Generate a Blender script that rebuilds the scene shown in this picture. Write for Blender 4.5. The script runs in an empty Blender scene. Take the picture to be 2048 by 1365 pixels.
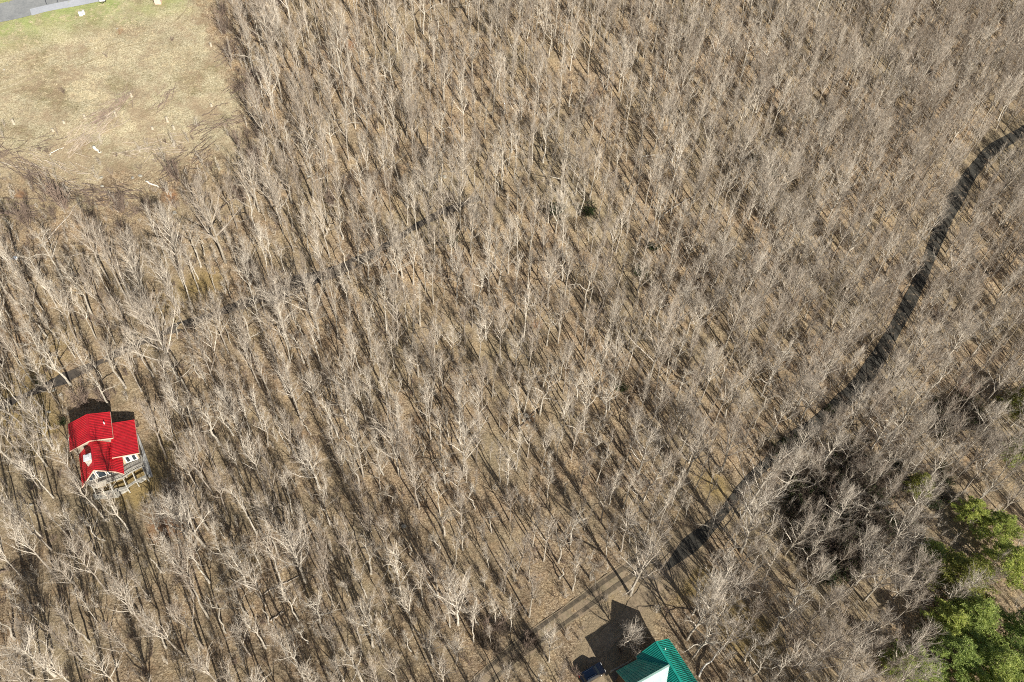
import bpy, math, random
import numpy as np
from mathutils import Matrix, Vector
random.seed(7)
rng = np.random.default_rng(7)
SC = bpy.context.scene
COL = SC.collection

# ------------------------------------------------------------------ camera
CW = np.array([942., 2030.]); CX, CY, F, CH = 1024., 682.5, 1365., 120.
_dn = np.array([CW[0]-CX, -(CW[1]-CY), -F]); _dn /= np.linalg.norm(_dn)
_up = -_dn
_fw = np.array([0, 0, -1.]); _fw = _fw-_fw@_up*_up; _fw /= np.linalg.norm(_fw)
RM = np.array([np.cross(_fw, _up), _fw, _up])          # camera axes -> world axes
cam = bpy.data.objects.new('camera', bpy.data.cameras.new('camera'))
COL.objects.link(cam)
cam.data.sensor_width = 36; cam.data.lens = 36*F/2048
cam.data.clip_start = 1; cam.data.clip_end = 6000
cam.matrix_world = Matrix.Translation((0, 0, CH)) @ Matrix(RM.tolist()).to_4x4()
SC.camera = cam
SC.render.resolution_x, SC.render.resolution_y = 1024, 682

# ------------------------------------------------------------------ sky, sun, exposure
_sd = RM @ (np.array([-208-CX, -(-731-CY), -F])); SHD = _sd[:2]/np.hypot(*_sd[:2])   # way the shadows fall
ELEV = math.radians(24)
SUN = Vector((-SHD[0]*math.cos(ELEV), -SHD[1]*math.cos(ELEV), math.sin(ELEV)))       # towards the sun
w = bpy.data.worlds.new("World"); SC.world = w; w.use_nodes = True
nt = w.node_tree; bg = nt.nodes['Background']
sky = nt.nodes.new('ShaderNodeTexSky'); sky.sky_type = 'NISHITA'; sky.sun_disc = False
sky.sun_elevation = ELEV; sky.sun_rotation = math.atan2(SUN.x, SUN.y)
nt.links.new(sky.outputs[0], bg.inputs[0]); bg.inputs[1].default_value = 0.047
sl = bpy.data.lights.new('sun', 'SUN'); sl.energy = 4.8; sl.angle = math.radians(.5); sl.color = (1, .938, .83)
so = bpy.data.objects.new('sun', sl); COL.objects.link(so); so.rotation_euler = SUN.to_track_quat('Z', 'Y').to_euler()
so.location = (60, -60, 90)
SC.view_settings.view_transform = 'Standard'; SC.view_settings.look = 'None'
SC.cycles.filter_width = 1.0
SC.cycles.use_denoising = False
SC.view_settings.gamma = 1; SC.view_settings.exposure = 0.64

# ------------------------------------------------------------------ terrain
_ys = np.linspace(-400, 3000, 6801)
_t = np.clip((_ys-30)/120, 0, 1)
_sl = math.tan(math.radians(4))+(math.tan(math.radians(23))-math.tan(math.radians(4)))*_t*_t*(3-2*_t)
_sl = np.where(_ys > 420, _sl*np.clip(1-(_ys-420)/500, 0, 1), _sl)
_zs = np.cumsum(_sl)*.5; _zs -= np.interp(60, _ys, _zs)
def zt(x, y):
    x = np.asarray(x, float); y = np.asarray(y, float)
    z = np.interp(y, _ys, _zs)-.12*x
    m = np.sin(x*.11+1.3*np.sin(y*.07))*np.sin(y*.13+1.1*np.sin(x*.05+2))*.35
    m += np.sin(x*.41+y*.23+1.7)*np.sin(y*.37-x*.19)*.10
    return z+m
def ray(px, py):
    d = np.stack([np.asarray(px, float)-CX, -(np.asarray(py, float)-CY), -F*np.ones(np.shape(px))], -1)
    d /= np.linalg.norm(d, axis=-1, keepdims=True)
    return d @ RM.T
def G(px, py):
    """ground point seen at a pixel of the photograph (2048 wide)"""
    px = np.atleast_1d(np.asarray(px, float)); py = np.atleast_1d(np.asarray(py, float))
    d = ray(px, py); lo = np.full(px.shape, 60.); hi = lo.copy(); done = np.zeros(px.shape, bool)
    for t in np.arange(60, 1200, 2.):
        p = d*t; below = (p[:, 2]+CH) < zt(p[:, 0], p[:, 1])
        new = below & ~done; hi[new] = t; done |= below
        if done.all(): break
    hi[~done] = 1200; lo = hi-2
    for _ in range(12):
        mid = (lo+hi)/2; p = d*mid[:, None]; b = (p[:, 2]+CH) < zt(p[:, 0], p[:, 1])
        hi = np.where(b, mid, hi); lo = np.where(b, lo, mid)
    p = d*hi[:, None]; p[:, 2] = zt(p[:, 0], p[:, 1])
    return p
def g1(px, py): return G([px], [py])[0]
def proj(p):
    p = np.atleast_2d(p); c = (p-np.array([0, 0, CH])) @ RM
    return np.stack([CX+F*c[:, 0]/-c[:, 2], CY-F*c[:, 1]/-c[:, 2]], -1)
def atz(px, py, z):
    d = ray([px], [py])[0]; return np.array([0, 0, CH])+d*((z-CH)/d[2])

# ------------------------------------------------------------------ helpers
def tag(o, label=None, cat=None, group=None, kind=None):
    if label: o['label'] = label
    if cat: o['category'] = cat
    if group: o['group'] = group
    if kind: o['kind'] = kind
    return o
def link(name, data, parent=None, mats=()):
    o = bpy.data.objects.new(name, data); COL.objects.link(o)
    if parent: o.parent = parent
    return o
def thing(name, label, cat, loc=(0, 0, 0), rz=0, group=None):
    o = link(name, None); o.location = [float(a) for a in loc]; o.rotation_euler[2] = rz
    o.empty_display_size = .5
    return tag(o, label, cat, group)
def copy_tree(o, parent=None):
    c = o.copy(); COL.objects.link(c)
    if parent: c.parent = parent
    for ch in list(o.children): copy_tree(ch, c)
    return c
def mesh_np(name, V, faces, mats=(), midx=None, smooth=False):
    """faces: list of (n,k) int arrays"""
    me = bpy.data.meshes.new(name)
    V = np.asarray(V, np.float32); me.vertices.add(len(V)); me.vertices.foreach_set('co', V.ravel())
    faces = [np.asarray(f, np.int32) for f in faces if len(f)]
    tot = sum(len(f) for f in faces); loops = np.concatenate([f.ravel() for f in faces])
    sizes = np.concatenate([np.full(len(f), f.shape[1]) for f in faces])
    me.loops.add(len(loops)); me.loops.foreach_set('vertex_index', loops.astype(np.int32))
    me.polygons.add(tot); st = np.concatenate([[0], np.cumsum(sizes)[:-1]]).astype(np.int32)
    me.polygons.foreach_set('loop_start', st)
    try: me.polygons.foreach_set('loop_total', sizes.astype(np.int32))
    except Exception: pass
    for m in mats: me.materials.append(m)
    if midx is not None: me.polygons.foreach_set('material_index', np.asarray(midx, np.int32))
    me.polygons.foreach_set('use_smooth', np.full(tot, smooth))
    me.update(calc_edges=True); me.validate()
    return me
class MB:
    """collects shapes into one mesh"""
    def __init__(s): s.V = []; s.F4 = []; s.F3 = []; s.FN = []; s.n = 0
    def add(s, V, F):
        V = np.asarray(V, float); s.V.append(V)
        for f in F: s.FN.append([i+s.n for i in f])
        s.n += len(V)
    def box(s, lo, hi, M=None):
        x0, y0, z0 = lo; x1, y1, z1 = hi
        V = np.array([[x0, y0, z0], [x1, y0, z0], [x1, y1, z0], [x0, y1, z0], [x0, y0, z1], [x1, y0, z1], [x1, y1, z1], [x0, y1, z1]])
        if M is not None: V = V @ np.array(M)[:3, :3].T+np.array(M)[:3, 3]
        s.add(V, [(0, 3, 2, 1), (4, 5, 6, 7), (0, 1, 5, 4), (1, 2, 6, 5), (2, 3, 7, 6), (3, 0, 4, 7)])
    def bar(s, a, b, wd, ht=None):
        a = np.array(a, float); b = np.array(b, float); ht = ht or wd; d = b-a; L = np.linalg.norm(d); d /= L
        u = np.cross(d, [0, 0, 1.]);
        if np.linalg.norm(u) < 1e-3: u = np.array([1., 0, 0])
        u /= np.linalg.norm(u); v = np.cross(u, d)
        V = [p+u*i*wd/2+v*j*ht/2 for p in (a, b) for i, j in ((-1, -1), (1, -1), (1, 1), (-1, 1))]
        s.add(V, [(0, 1, 2, 3), (7, 6, 5, 4), (0, 4, 5, 1), (1, 5, 6, 2), (2, 6, 7, 3), (3, 7, 4, 0)])
    def prism(s, pts, z0, z1):
        n = len(pts); V = [(x, y, z0) for x, y in pts]+[(x, y, z1) for x, y in pts]
        s.add(V, [tuple(range(n))[::-1], tuple(range(n, 2*n))]+[(i, (i+1) % n, n+(i+1) % n, n+i) for i in range(n)])
    def slab(s, quad, th):
        """a sheet on four points (3D) with thickness th downwards along its normal"""
        q = np.array(quad, float); nrm = np.cross(q[1]-q[0], q[-1]-q[0]); nrm /= np.linalg.norm(nrm)
        if nrm[2] < 0: q = q[::-1]; nrm = -nrm
        n = len(q); s.add(np.concatenate([q, q-nrm*th]), [tuple(range(n)), tuple(range(n, 2*n))[::-1]]+[(i, n+i, n+(i+1) % n, (i+1) % n) for i in range(n)])
    def tube(s, P, R, n=8, cap=True):
        P = np.asarray(P, float); d = np.gradient(P, axis=0); d /= np.linalg.norm(d, axis=1, keepdims=True)
        ref = np.array([1., .3, 0]) if abs(d[0][0]) < .9 else np.array([0, 1., .2])
        V = []
        for p, t, r in zip(P, d, R):
            u = np.cross(t, ref); u /= np.linalg.norm(u); v = np.cross(t, u)
            a = np.arange(n)*2*math.pi/n
            V.append(p+r*(np.cos(a)[:, None]*u+np.sin(a)[:, None]*v))
        V = np.concatenate(V); m = len(P); F = []
        for i in range(m-1):
            for j in range(n): k = (j+1) % n; F.append((i*n+j, i*n+k, (i+1)*n+k, (i+1)*n+j))
        if cap: F += [tuple(range(n))[::-1], tuple(range((m-1)*n, m*n))]
        s.add(V, F)
    def mesh(s, name, mat, smooth=False):
        me = bpy.data.meshes.new(name); me.from_pydata(np.concatenate(s.V).tolist(), [], s.FN)
        for m in (mat if isinstance(mat, (list, tuple)) else [mat]): me.materials.append(m)
        if smooth: me.polygons.foreach_set('use_smooth', [True]*len(me.polygons))
        me.update(); return me
    def build(s, name, mat, parent=None, smooth=False, bevel=0):
        o = link(name, s.mesh(name, mat, smooth), parent)
        if bevel:
            b = o.modifiers.new('bevel', 'BEVEL'); b.width = bevel; b.segments = 2; b.limit_method = 'ANGLE'
        return o

def newmat(name):
    m = bpy.data.materials.new(name); m.use_nodes = True; nt = m.node_tree
    return m, nt, nt.nodes['Principled BSDF']
def N(nt, typ, **kw):
    n = nt.nodes.new(typ)
    for k, v in kw.items():
        if k in n.inputs: n.inputs[k].default_value = v
        else: setattr(n, k, v)
    return n
def ramp(nt, src, stops):
    r = nt.nodes.new('ShaderNodeValToRGB'); e = r.color_ramp.elements
    while len(e) < len(stops): e.new(.5)
    for el, (p, c) in zip(e, stops): el.position = p; el.color = (*c, 1) if len(c) == 3 else c
    nt.links.new(src, r.inputs[0]); return r.outputs[0]
def mixc(nt, fac, a, b, mode='MIX'):
    m = nt.nodes.new('ShaderNodeMix'); m.data_type = 'RGBA'; m.blend_type = mode
    for sock, v in ((0, fac), (6, a), (7, b)):
        if isinstance(v, bpy.types.NodeSocket): nt.links.new(v, m.inputs[sock])
        elif sock == 0: m.inputs[0].default_value = v
        else: m.inputs[sock].default_value = (*v, 1)
    return m.outputs[2]
def noise(nt, vec, scale, detail=4, rough=.55, out=0):
    n = N(nt, 'ShaderNodeTexNoise', Scale=scale, Detail=detail, Roughness=rough)
    if vec is not None: nt.links.new(vec, n.inputs['Vector'])
    return n.outputs[out]
def simple(name, col, rough=.8, var=.25, scale=3., metal=0, coord='Object', bump=0):
    m, nt, b = newmat(name)
    tc = N(nt, 'ShaderNodeTexCoord').outputs[coord]
    f = noise(nt, tc, scale, 5, .6)
    c = np.array(col)
    o = ramp(nt, f, [(.3, tuple(c*(1-var))), (.7, tuple(np.minimum(c*(1+var), 1)))])
    nt.links.new(o, b.inputs['Base Color']); b.inputs['Roughness'].default_value = rough; b.inputs['Metallic'].default_value = metal
    if bump:
        bp = N(nt, 'ShaderNodeBump', Strength=bump, Distance=.05); nt.links.new(f, bp.inputs['Height']); nt.links.new(bp.outputs[0], b.inputs['Normal'])
    return m

# ------------------------------------------------------------------ materials
def bark_mat(name, lo, hi, dark=.35):
    m, nt, b = newmat(name)
    tc = N(nt, 'ShaderNodeTexCoord').outputs['Object']; oi = N(nt, 'ShaderNodeObjectInfo')
    base = ramp(nt, oi.outputs['Random'], [(0, lo), (.55, tuple((np.array(lo)+hi)/2)), (1, hi)])
    f = noise(nt, tc, 2.2, 5, .65)
    sp = ramp(nt, f, [(.35, (dark,)*3), (.6, (1, 1, 1))])
    nt.links.new(mixc(nt, 1., base, sp, 'MULTIPLY'), b.inputs['Base Color'])
    b.inputs['Roughness'].default_value = .9
    bp = N(nt, 'ShaderNodeBump', Strength=.4, Distance=.03); nt.links.new(noise(nt, tc, 14, 3), bp.inputs['Height']); nt.links.new(bp.outputs[0], b.inputs['Normal'])
    return m
def twig_mat(name, lo, hi):
    m, nt, b = newmat(name); oi = N(nt, 'ShaderNodeObjectInfo')
    tc = N(nt, 'ShaderNodeTexCoord').outputs['Object']
    base = ramp(nt, oi.outputs['Random'], [(0, lo), (1, hi)])
    f = ramp(nt, noise(nt, tc, .9, 3), [(.35, (.7, .7, .7)), (.65, (1.25, 1.25, 1.25))])
    nt.links.new(mixc(nt, 1., base, f, 'MULTIPLY'), b.inputs['Base Color']); b.inputs['Roughness'].default_value = .85
    return m
BARK = bark_mat('bark', (.25, .21, .17), (.48, .43, .36), .55)
BARKP = bark_mat('pale_bark', (.36, .32, .26), (.62, .57, .485), .55)
BARKD = bark_mat('dark_bark', (.10, .075, .06), (.2, .15, .12), .6)
LIMB = twig_mat('limb_bark', (.33, .285, .235), (.60, .55, .47))
TWIG = twig_mat('twigs', (.25, .193, .148), (.46, .392, .315))
TWIGP = twig_mat('pale_twigs', (.31, .26, .21), (.52, .46, .39))
TWIGD = twig_mat('brown_twigs', (.12, .088, .07), (.24, .18, .145))
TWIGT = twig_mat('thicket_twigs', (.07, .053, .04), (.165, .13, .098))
STRAW = simple('straw', (.47, .41, .28), .9, .35, 1.5, coord='Object')

# ------------------------------------------------------------------ the ground
CLEAR = [(-400, -200), (430, -60), (452, 10), (480, 60), (500, 130), (520, 200), (520, 270), (500, 330), (430, 350), (370, 385), (300, 400), (215, 420), (120, 425), (0, 400), (-400, 400)]
def to_world(poly): return [tuple(p[:2]) for p in G([p[0] for p in poly], [p[1] for p in poly])]
def inpoly(x, y, poly):
    x = np.asarray(x); y = np.asarray(y); r = np.zeros(x.shape, bool); n = len(poly)
    for i in range(n):
        x0, y0 = poly[i]; x1, y1 = poly[i-1]
        c = ((y0 > y) != (y1 > y)) & (x < (x1-x0)*(y-y0)/(y1-y0+1e-12)+x0); r ^= c
    return r
def dpoly(x, y, line):
    """distance to a polyline"""
    d = np.full(np.shape(x), 1e9)
    for (x0, y0), (x1, y1) in zip(line[:-1], line[1:]):
        L = (x1-x0)**2+(y1-y0)**2+1e-9; t = np.clip(((x-x0)*(x1-x0)+(y-y0)*(y1-y0))/L, 0, 1)
        d = np.minimum(d, np.hypot(x-x0-t*(x1-x0), y-y0-t*(y1-y0)))
    return d
def spline(pts, step=1.0):
    P = np.array(pts, float); P = np.vstack([2*P[0]-P[1], P, 2*P[-1]-P[-2]]); out = []
    for i in range(1, len(P)-2):
        n = max(2, int(np.linalg.norm(P[i+1]-P[i])/step))
        for t in np.arange(n)/n:
            a, b, c, d = P[i-1:i+3]
            out.append(.5*((2*b)+(-a+c)*t+(2*a-5*b+4*c-d)*t*t+(-a+3*b-3*c+d)*t**3))
    out.append(P[-2]); return np.array(out)
LANE = [(2200, 190), (2100, 235), (2040, 268), (1985, 300), (1945, 345), (1915, 392), (1890, 440), (1865, 500), (1843, 555), (1815, 612), (1782, 672), (1748, 730), (1700, 790), (1645, 840), (1575, 893), (1500, 960), (1430, 1045), (1375, 1095), (1330, 1140)]
DRIVE = [(1375, 1095), (1335, 1140), (1285, 1195), (1245, 1245), (1200, 1295), (1190, 1340), (1215, 1400), (1240, 1460)]
RUTS = [(1290, 1120), (1225, 1165), (1160, 1212), (1090, 1262), (1020, 1315), (965, 1365), (900, 1430)]
TRACK = [(-180, 930), (-60, 850), (20, 805), (90, 775), (130, 757), (200, 725), (270, 690), (340, 662), (400, 640), (470, 614), (540, 592), (600, 565), (680, 540), (760, 500), (830, 455), (900, 420), (960, 395)]
ROADTL = [(-200, 62), (-80, 44), (0, 27), (70, 11), (140, -4), (240, -22), (360, -45)]
wl = {k: [tuple(a) for a in spline(to_world(v), 3)] for k, v in dict(LANE=LANE, DRIVE=DRIVE, RUTS=RUTS, TRACK=TRACK, ROAD=ROADTL).items()}
CLW = to_world(CLEAR)
def axis(lo, hi, step, far):
    a = list(np.arange(lo, hi+.1, step)); s = step
    while a[-1] < far: s *= 1.35; a.append(a[-1]+s)
    s = step
    while a[0] > -far*.6: s *= 1.35; a.insert(0, a[0]-s)
    return np.array(a)
xs = axis(-190, 240, 1.0, 1800); ysg = axis(10, 290, 1.0, 1800)
XX, YY = np.meshgrid(xs, ysg); ZZ = zt(XX, YY)
fine = np.random.default_rng(3).normal(0, .05, ZZ.shape); ZZ = ZZ+fine*(np.abs(XX) < 240)
nx, ny = len(xs), len(ysg)
idx = np.arange(nx*ny).reshape(ny, nx)
Fq = np.stack([idx[:-1, :-1], idx[:-1, 1:], idx[1:, 1:], idx[1:, :-1]], -1).reshape(-1, 4)
inC = inpoly(XX, YY, CLW); dC = dpoly(XX, YY, CLW+[CLW[0]])
wob = 3*np.sin(XX*.31+YY*.2)+2*np.sin(YY*.47-XX*.13)
sd = np.where(inC, dC, -dC)
a_gr = np.clip((sd+wob*1.2-1)/12, 0, 1)
pp = proj(np.stack([XX, YY, ZZ], -1).reshape(-1, 3)); PX = pp[:, 0].reshape(XX.shape); PY = pp[:, 1].reshape(XX.shape)
dR = dpoly(XX, YY, wl['ROAD'])
a_green = np.clip(1-(dR-4)/9, 0, 1)*a_gr
gx = lambda cx, cy, r: np.exp(-(((XX-cx)**2+(YY-cy)**2)/r**2))
moss = np.zeros(XX.shape)
for px, py, r in [(500, 1120, 4), (430, 560, 5), (330, 610, 5), (385, 570, 4), (1405, 1170, 4), (1390, 1150, 4), (1350, 1185, 4), (1415, 965, 5), (1440, 975, 3), (1480, 1270, 5), (1490, 1235, 4), (1540, 1290, 5), (1470, 1255, 4), (1230, 1210, 3), (60, 770, 6), (20, 820, 6), (90, 880, 6), (60, 850, 5), (300, 950, 5), (780, 1140, 3), (1870, 250, 4), (240, 960, 5), (1290, 1215, 4), (120, 690, 6), (270, 1000, 4), (1330, 985, 4), (620, 1190, 3), (350, 880, 5)]:
    c = g1(px, py); moss += gx(c[0], c[1], r)
for px, py, r in [(250, 400, 7), (310, 395, 6), (120, 390, 8), (60, 420, 7)]:
    pass
rust = np.zeros(XX.shape)
for px, py, r in [(340, 395, 3), (240, 62, 1.6), (1060, 835, 2), (40, 390, 2), (1075, 650, 2), (1480, 1080, 0.1), (330, 1050, 5), (700, 90, 3)]:
    c = g1(px, py); rust += gx(c[0], c[1], r)
dT = dpoly(XX, YY, wl['TRACK']); dD = dpoly(XX, YY, wl['DRIVE'])
soil = np.clip(1-(dD-2.5)/3, 0, 1)
for px, py, r in [(1215, 1290, 9), (1225, 1250, 6)]:
    c = g1(px, py); soil = np.maximum(soil, .55*gx(c[0], c[1], r))
moss *= .6
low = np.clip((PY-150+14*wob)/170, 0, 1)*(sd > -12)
ca = np.stack([a_gr, a_green, np.clip(moss, 0, 1), np.ones_like(moss)], -1).reshape(-1, 4)
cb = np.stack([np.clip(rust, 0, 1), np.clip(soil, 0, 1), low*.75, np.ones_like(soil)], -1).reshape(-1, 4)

def ground_mat():
    m, nt, b = newmat('ground'); L = nt.links.new
    P = N(nt, 'ShaderNodeNewGeometry').outputs['Position']
    def att(n):
        a = N(nt, 'ShaderNodeAttribute'); a.attribute_name = n
        s = N(nt, 'ShaderNodeSeparateColor'); L(a.outputs['Color'], s.inputs[0]); return s.outputs
    A = att('zone'); B = att('zone2')
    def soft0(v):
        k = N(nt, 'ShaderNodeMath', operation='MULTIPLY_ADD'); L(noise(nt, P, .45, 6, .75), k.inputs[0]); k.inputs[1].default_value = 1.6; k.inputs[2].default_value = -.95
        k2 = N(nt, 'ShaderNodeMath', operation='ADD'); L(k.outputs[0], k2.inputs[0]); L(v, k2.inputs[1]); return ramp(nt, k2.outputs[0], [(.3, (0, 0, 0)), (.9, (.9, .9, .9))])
    fine = noise(nt, P, 3.0, 4, .8)
    fine2 = noise(nt, P, 1.1, 5, .7)
    med = noise(nt, P, .28, 5, .6)
    big = noise(nt, P, .06, 4, .6)
    litter = ramp(nt, fine, [(.33, (.052, .037, .024)), (.42, (.165, .119, .077)), (.50, (.275, .209, .14)), (.58, (.38, .30, .205)), (.69, (.61, .53, .40))])
    patch = ramp(nt, med, [(.32, (.62, .57, .53)), (.5, (1, 1, 1)), (.7, (1.2, 1.15, 1.02))])
    litter = mixc(nt, 1., litter, patch, 'MULTIPLY')
    warm = ramp(nt, noise(nt, P, .5, 5, .65), [(.5, (0, 0, 0)), (.72, (1, 1, 1))])
    litter = mixc(nt, warm, litter, mixc(nt, .42, litter, (.40, .26, .15)))
    gr = ramp(nt, big, [(.42, (0, 0, 0)), (.68, (1, 1, 1))])
    litter = mixc(nt, mixc(nt, 1., gr, (.5, .5, .5), 'MULTIPLY'), litter, (.27, .235, .15))
    grass = ramp(nt, fine, [(.32, (.15, .125, .078)), (.44, (.325, .285, .195)), (.54, (.445, .395, .285)), (.66, (.63, .58, .45))])
    gp = ramp(nt, noise(nt, P, .13, 5, .62), [(.36, (.62, .60, .5)), (.5, (.95, .95, .9)), (.66, (1.15, 1.13, 1.05))])
    grass = mixc(nt, 1., grass, gp, 'MULTIPLY')
    brn = ramp(nt, noise(nt, P, .22, 6, .7), [(.44, (0, 0, 0)), (.62, (1, 1, 1))])
    grass = mixc(nt, mixc(nt, 1., brn, (.7, .7, .7), 'MULTIPLY'), grass, mixc(nt, fine2, (.16, .105, .07), (.40, .31, .21)))
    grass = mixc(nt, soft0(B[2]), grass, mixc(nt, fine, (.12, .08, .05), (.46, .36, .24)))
    green = mixc(nt, fine2, (.17, .22, .07), (.42, .45, .20))
    gm = ramp(nt, noise(nt, P, .3, 4), [(.35, (.35, .35, .35)), (.6, (1, 1, 1))])
    gf = mixc(nt, 1., A[1], gm, 'MULTIPLY')
    grass = mixc(nt, gf, grass, green)
    def soft(v, nscale, lo=.35, hi=.6):
        k = N(nt, 'ShaderNodeMath', operation='ADD'); L(v, k.inputs[0])
        nn = noise(nt, P, nscale, 5, .7); k2 = N(nt, 'ShaderNodeMath', operation='ADD'); k2.inputs[1].default_value = -.5; L(nn, k2.inputs[0])
        k3 = N(nt, 'ShaderNodeMath', operation='MULTIPLY'); k3.inputs[1].default_value = 1.2; L(k2.outputs[0], k3.inputs[0]); L(k3.outputs[0], k.inputs[1])
        return ramp(nt, k.outputs[0], [(lo, (0, 0, 0)), (hi, (1, 1, 1))])
    c = mixc(nt, soft(A[0], .35, .3, .62), litter, grass)
    mossc = mixc(nt, fine, (.12, .095, .04), (.46, .34, .16))
    c = mixc(nt, soft(A[2], .6, .35, 1.0), c, mossc)
    rustc = mixc(nt, fine, (.13, .06, .03), (.42, .25, .14))
    c = mixc(nt, soft(B[0], .6, .55, 1.6), c, rustc)
    soilc = mixc(nt, fine2, (.17, .13, .085), (.40, .32, .21))
    c = mixc(nt, soft(B[1], .5, .35, .75), c, soilc)
    L(c, b.inputs['Base Color']); b.inputs['Roughness'].default_value = .95; b.inputs['Specular IOR Level'].default_value = .15
    add = N(nt, 'ShaderNodeMath', operation='ADD'); L(fine, add.inputs[0]); L(fine2, add.inputs[1])
    bp = N(nt, 'ShaderNodeBump', Strength=.9, Distance=.22); L(add.outputs[0], bp.inputs['Height']); L(bp.outputs[0], b.inputs['Normal'])
    return m
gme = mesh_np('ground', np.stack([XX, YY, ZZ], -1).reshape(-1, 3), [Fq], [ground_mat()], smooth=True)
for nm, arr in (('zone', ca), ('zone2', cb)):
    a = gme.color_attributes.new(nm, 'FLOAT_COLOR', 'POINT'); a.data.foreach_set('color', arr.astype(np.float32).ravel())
tag(link('ground', gme), kind='structure')

def ribbon(name, line_px, width, mat, lift=.09, cols=5, world=None, ragged=0, mound=0, taper=0, slim=None):
    P = spline(world if world is not None else to_world(line_px), 1.2)
    d = np.gradient(P, axis=0); d /= np.linalg.norm(d, axis=1, keepdims=True); nrm = np.stack([-d[:, 1], d[:, 0]], -1)
    r = np.random.default_rng(5); wv = width/2*(1+ragged*np.convolve(r.normal(0, 1, len(P)+4), np.ones(5)/5, 'valid'))
    if taper: wv = wv*np.clip((len(P)-1-np.arange(len(P)))/taper, .02, 1)**.5
    if slim:
        pr_ = proj(np.column_stack([P, zt(P[:, 0], P[:, 1])])); wv = wv*np.where((pr_[:, 0] > 1405) & (pr_[:, 0] < 1560), .5, 1); wv = np.convolve(np.pad(wv, 3, 'edge'), np.ones(7)/7, 'valid')
    V = []
    for j in range(cols):
        t = j/(cols-1)*2-1; q = P+nrm*(wv*t)[:, None]
        V.append(np.column_stack([q, zt(q[:, 0], q[:, 1])+lift+(mound*(1-t*t))]))
    V = np.stack(V, 1); n = len(P); V = V.reshape(-1, 3); I = np.arange(n*cols).reshape(n, cols)
    Fq = np.stack([I[:-1, :-1], I[:-1, 1:], I[1:, 1:], I[1:, :-1]], -1).reshape(-1, 4)
    o = link(name, mesh_np(name, V, [Fq], [mat], smooth=True)); return o
def asphalt(name, lo, hi, edge=None, fsc=2., litter=0):
    m, nt, b = newmat(name); P = N(nt, 'ShaderNodeNewGeometry').outputs['Position']
    f = mixc(nt, .5, noise(nt, P, fsc, 5, .7), noise(nt, P, .25, 4, .6))
    c = ramp(nt, f, [(.38, lo), (.62, hi)]); 
    if litter:
        lf = ramp(nt, noise(nt, P, .55, 7, .75), [(litter, (0, 0, 0)), (litter+.1, (.85, .85, .85))]); c = mixc(nt, lf, c, mixc(nt, noise(nt, P, 3., 3, .8), (.12, .08, .05), (.42, .33, .23)))
    nt.links.new(c, b.inputs['Base Color']); b.inputs['Roughness'].default_value = .9
    bp = N(nt, 'ShaderNodeBump', Strength=.3, Distance=.05); nt.links.new(noise(nt, P, 8, 3), bp.inputs['Height']); nt.links.new(bp.outputs[0], b.inputs['Normal'])
    return m
AS_D = asphalt('shaded_asphalt', (.022, .021, .018), (.052, .048, .038), litter=.55)  # dark asphalt, with the tree shade over the lane mixed into its colour
tag(ribbon('lane', LANE, 3.5, AS_D, ragged=.3, taper=7, slim=(74, 112)), kind='structure')
tag(ribbon('track', TRACK, 2.4, asphalt('shaded_gravel', (.028, .026, .024), (.11, .09, .07), fsc=.6, litter=.58), ragged=.7, lift=.07), kind='structure')  # grey gravel, its colour darkened to stand for shade in the bank cut
ROADW = to_world(ROADTL)
tag(ribbon('road', None, 5.4, asphalt('road_asphalt', (.17, .18, .19), (.24, .25, .255)), world=ROADW), kind='structure')
# pale strip of newer paving along the near side of the road, and the two dark joints across it
st = spline(ROADW, 1.2); dd = np.gradient(st, axis=0); dd /= np.linalg.norm(dd, axis=1, keepdims=True); nn = np.stack([-dd[:, 1], dd[:, 0]], -1)
s2 = st-nn*1.9; k0 = int(np.argmin(np.hypot(*(s2-g1(62, 22)[:2]).T)))
tag(ribbon('pavement', None, 2.0, asphalt('pale_paving', (.30, .32, .36), (.37, .39, .43)), world=s2[k0::4], lift=.11), kind='structure')
mb = MB()
for px, py in ((96, 6), (118, 3), (150, -3)):
    c = g1(px, py)[:2]; i = int(np.argmin(np.hypot(*(st-c).T))); p = st[i]; q0 = p-nn[i]*.6; q1 = p+nn[i]*2.6
    mb.bar((*q0, zt(*q0)+.1), (*q1, zt(*q1)+.1), .18, .02)
tag(mb.build('road_joints', simple('tar', (.06, .065, .08), .8)), kind='structure')
RUTM = asphalt('rut_soil', (.06, .048, .034), (.15, .12, .08), litter=.56)
RW = spline(to_world(RUTS), 1.2); d_ = np.gradient(RW, axis=0); d_ /= np.linalg.norm(d_, axis=1, keepdims=True); n_ = np.stack([-d_[:, 1], d_[:, 0]], -1)
tag(ribbon('driveway_grass', None, 3.4, asphalt('verge_grass', (.15, .12, .075), (.31, .255, .165), litter=.46), world=RW[::3], lift=.07, ragged=.2), kind='structure')
for s in (-.95, .95):
    tag(ribbon('wheel_rut', None, .8, RUTM, world=(RW+n_*s)[::3], lift=.1, ragged=.35), kind='structure')
tag(ribbon('driveway', DRIVE, 3.4, asphalt('drive_soil', (.15, .115, .075), (.34, .27, .18), litter=.5), lift=.07, ragged=.5), kind='structure')

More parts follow.
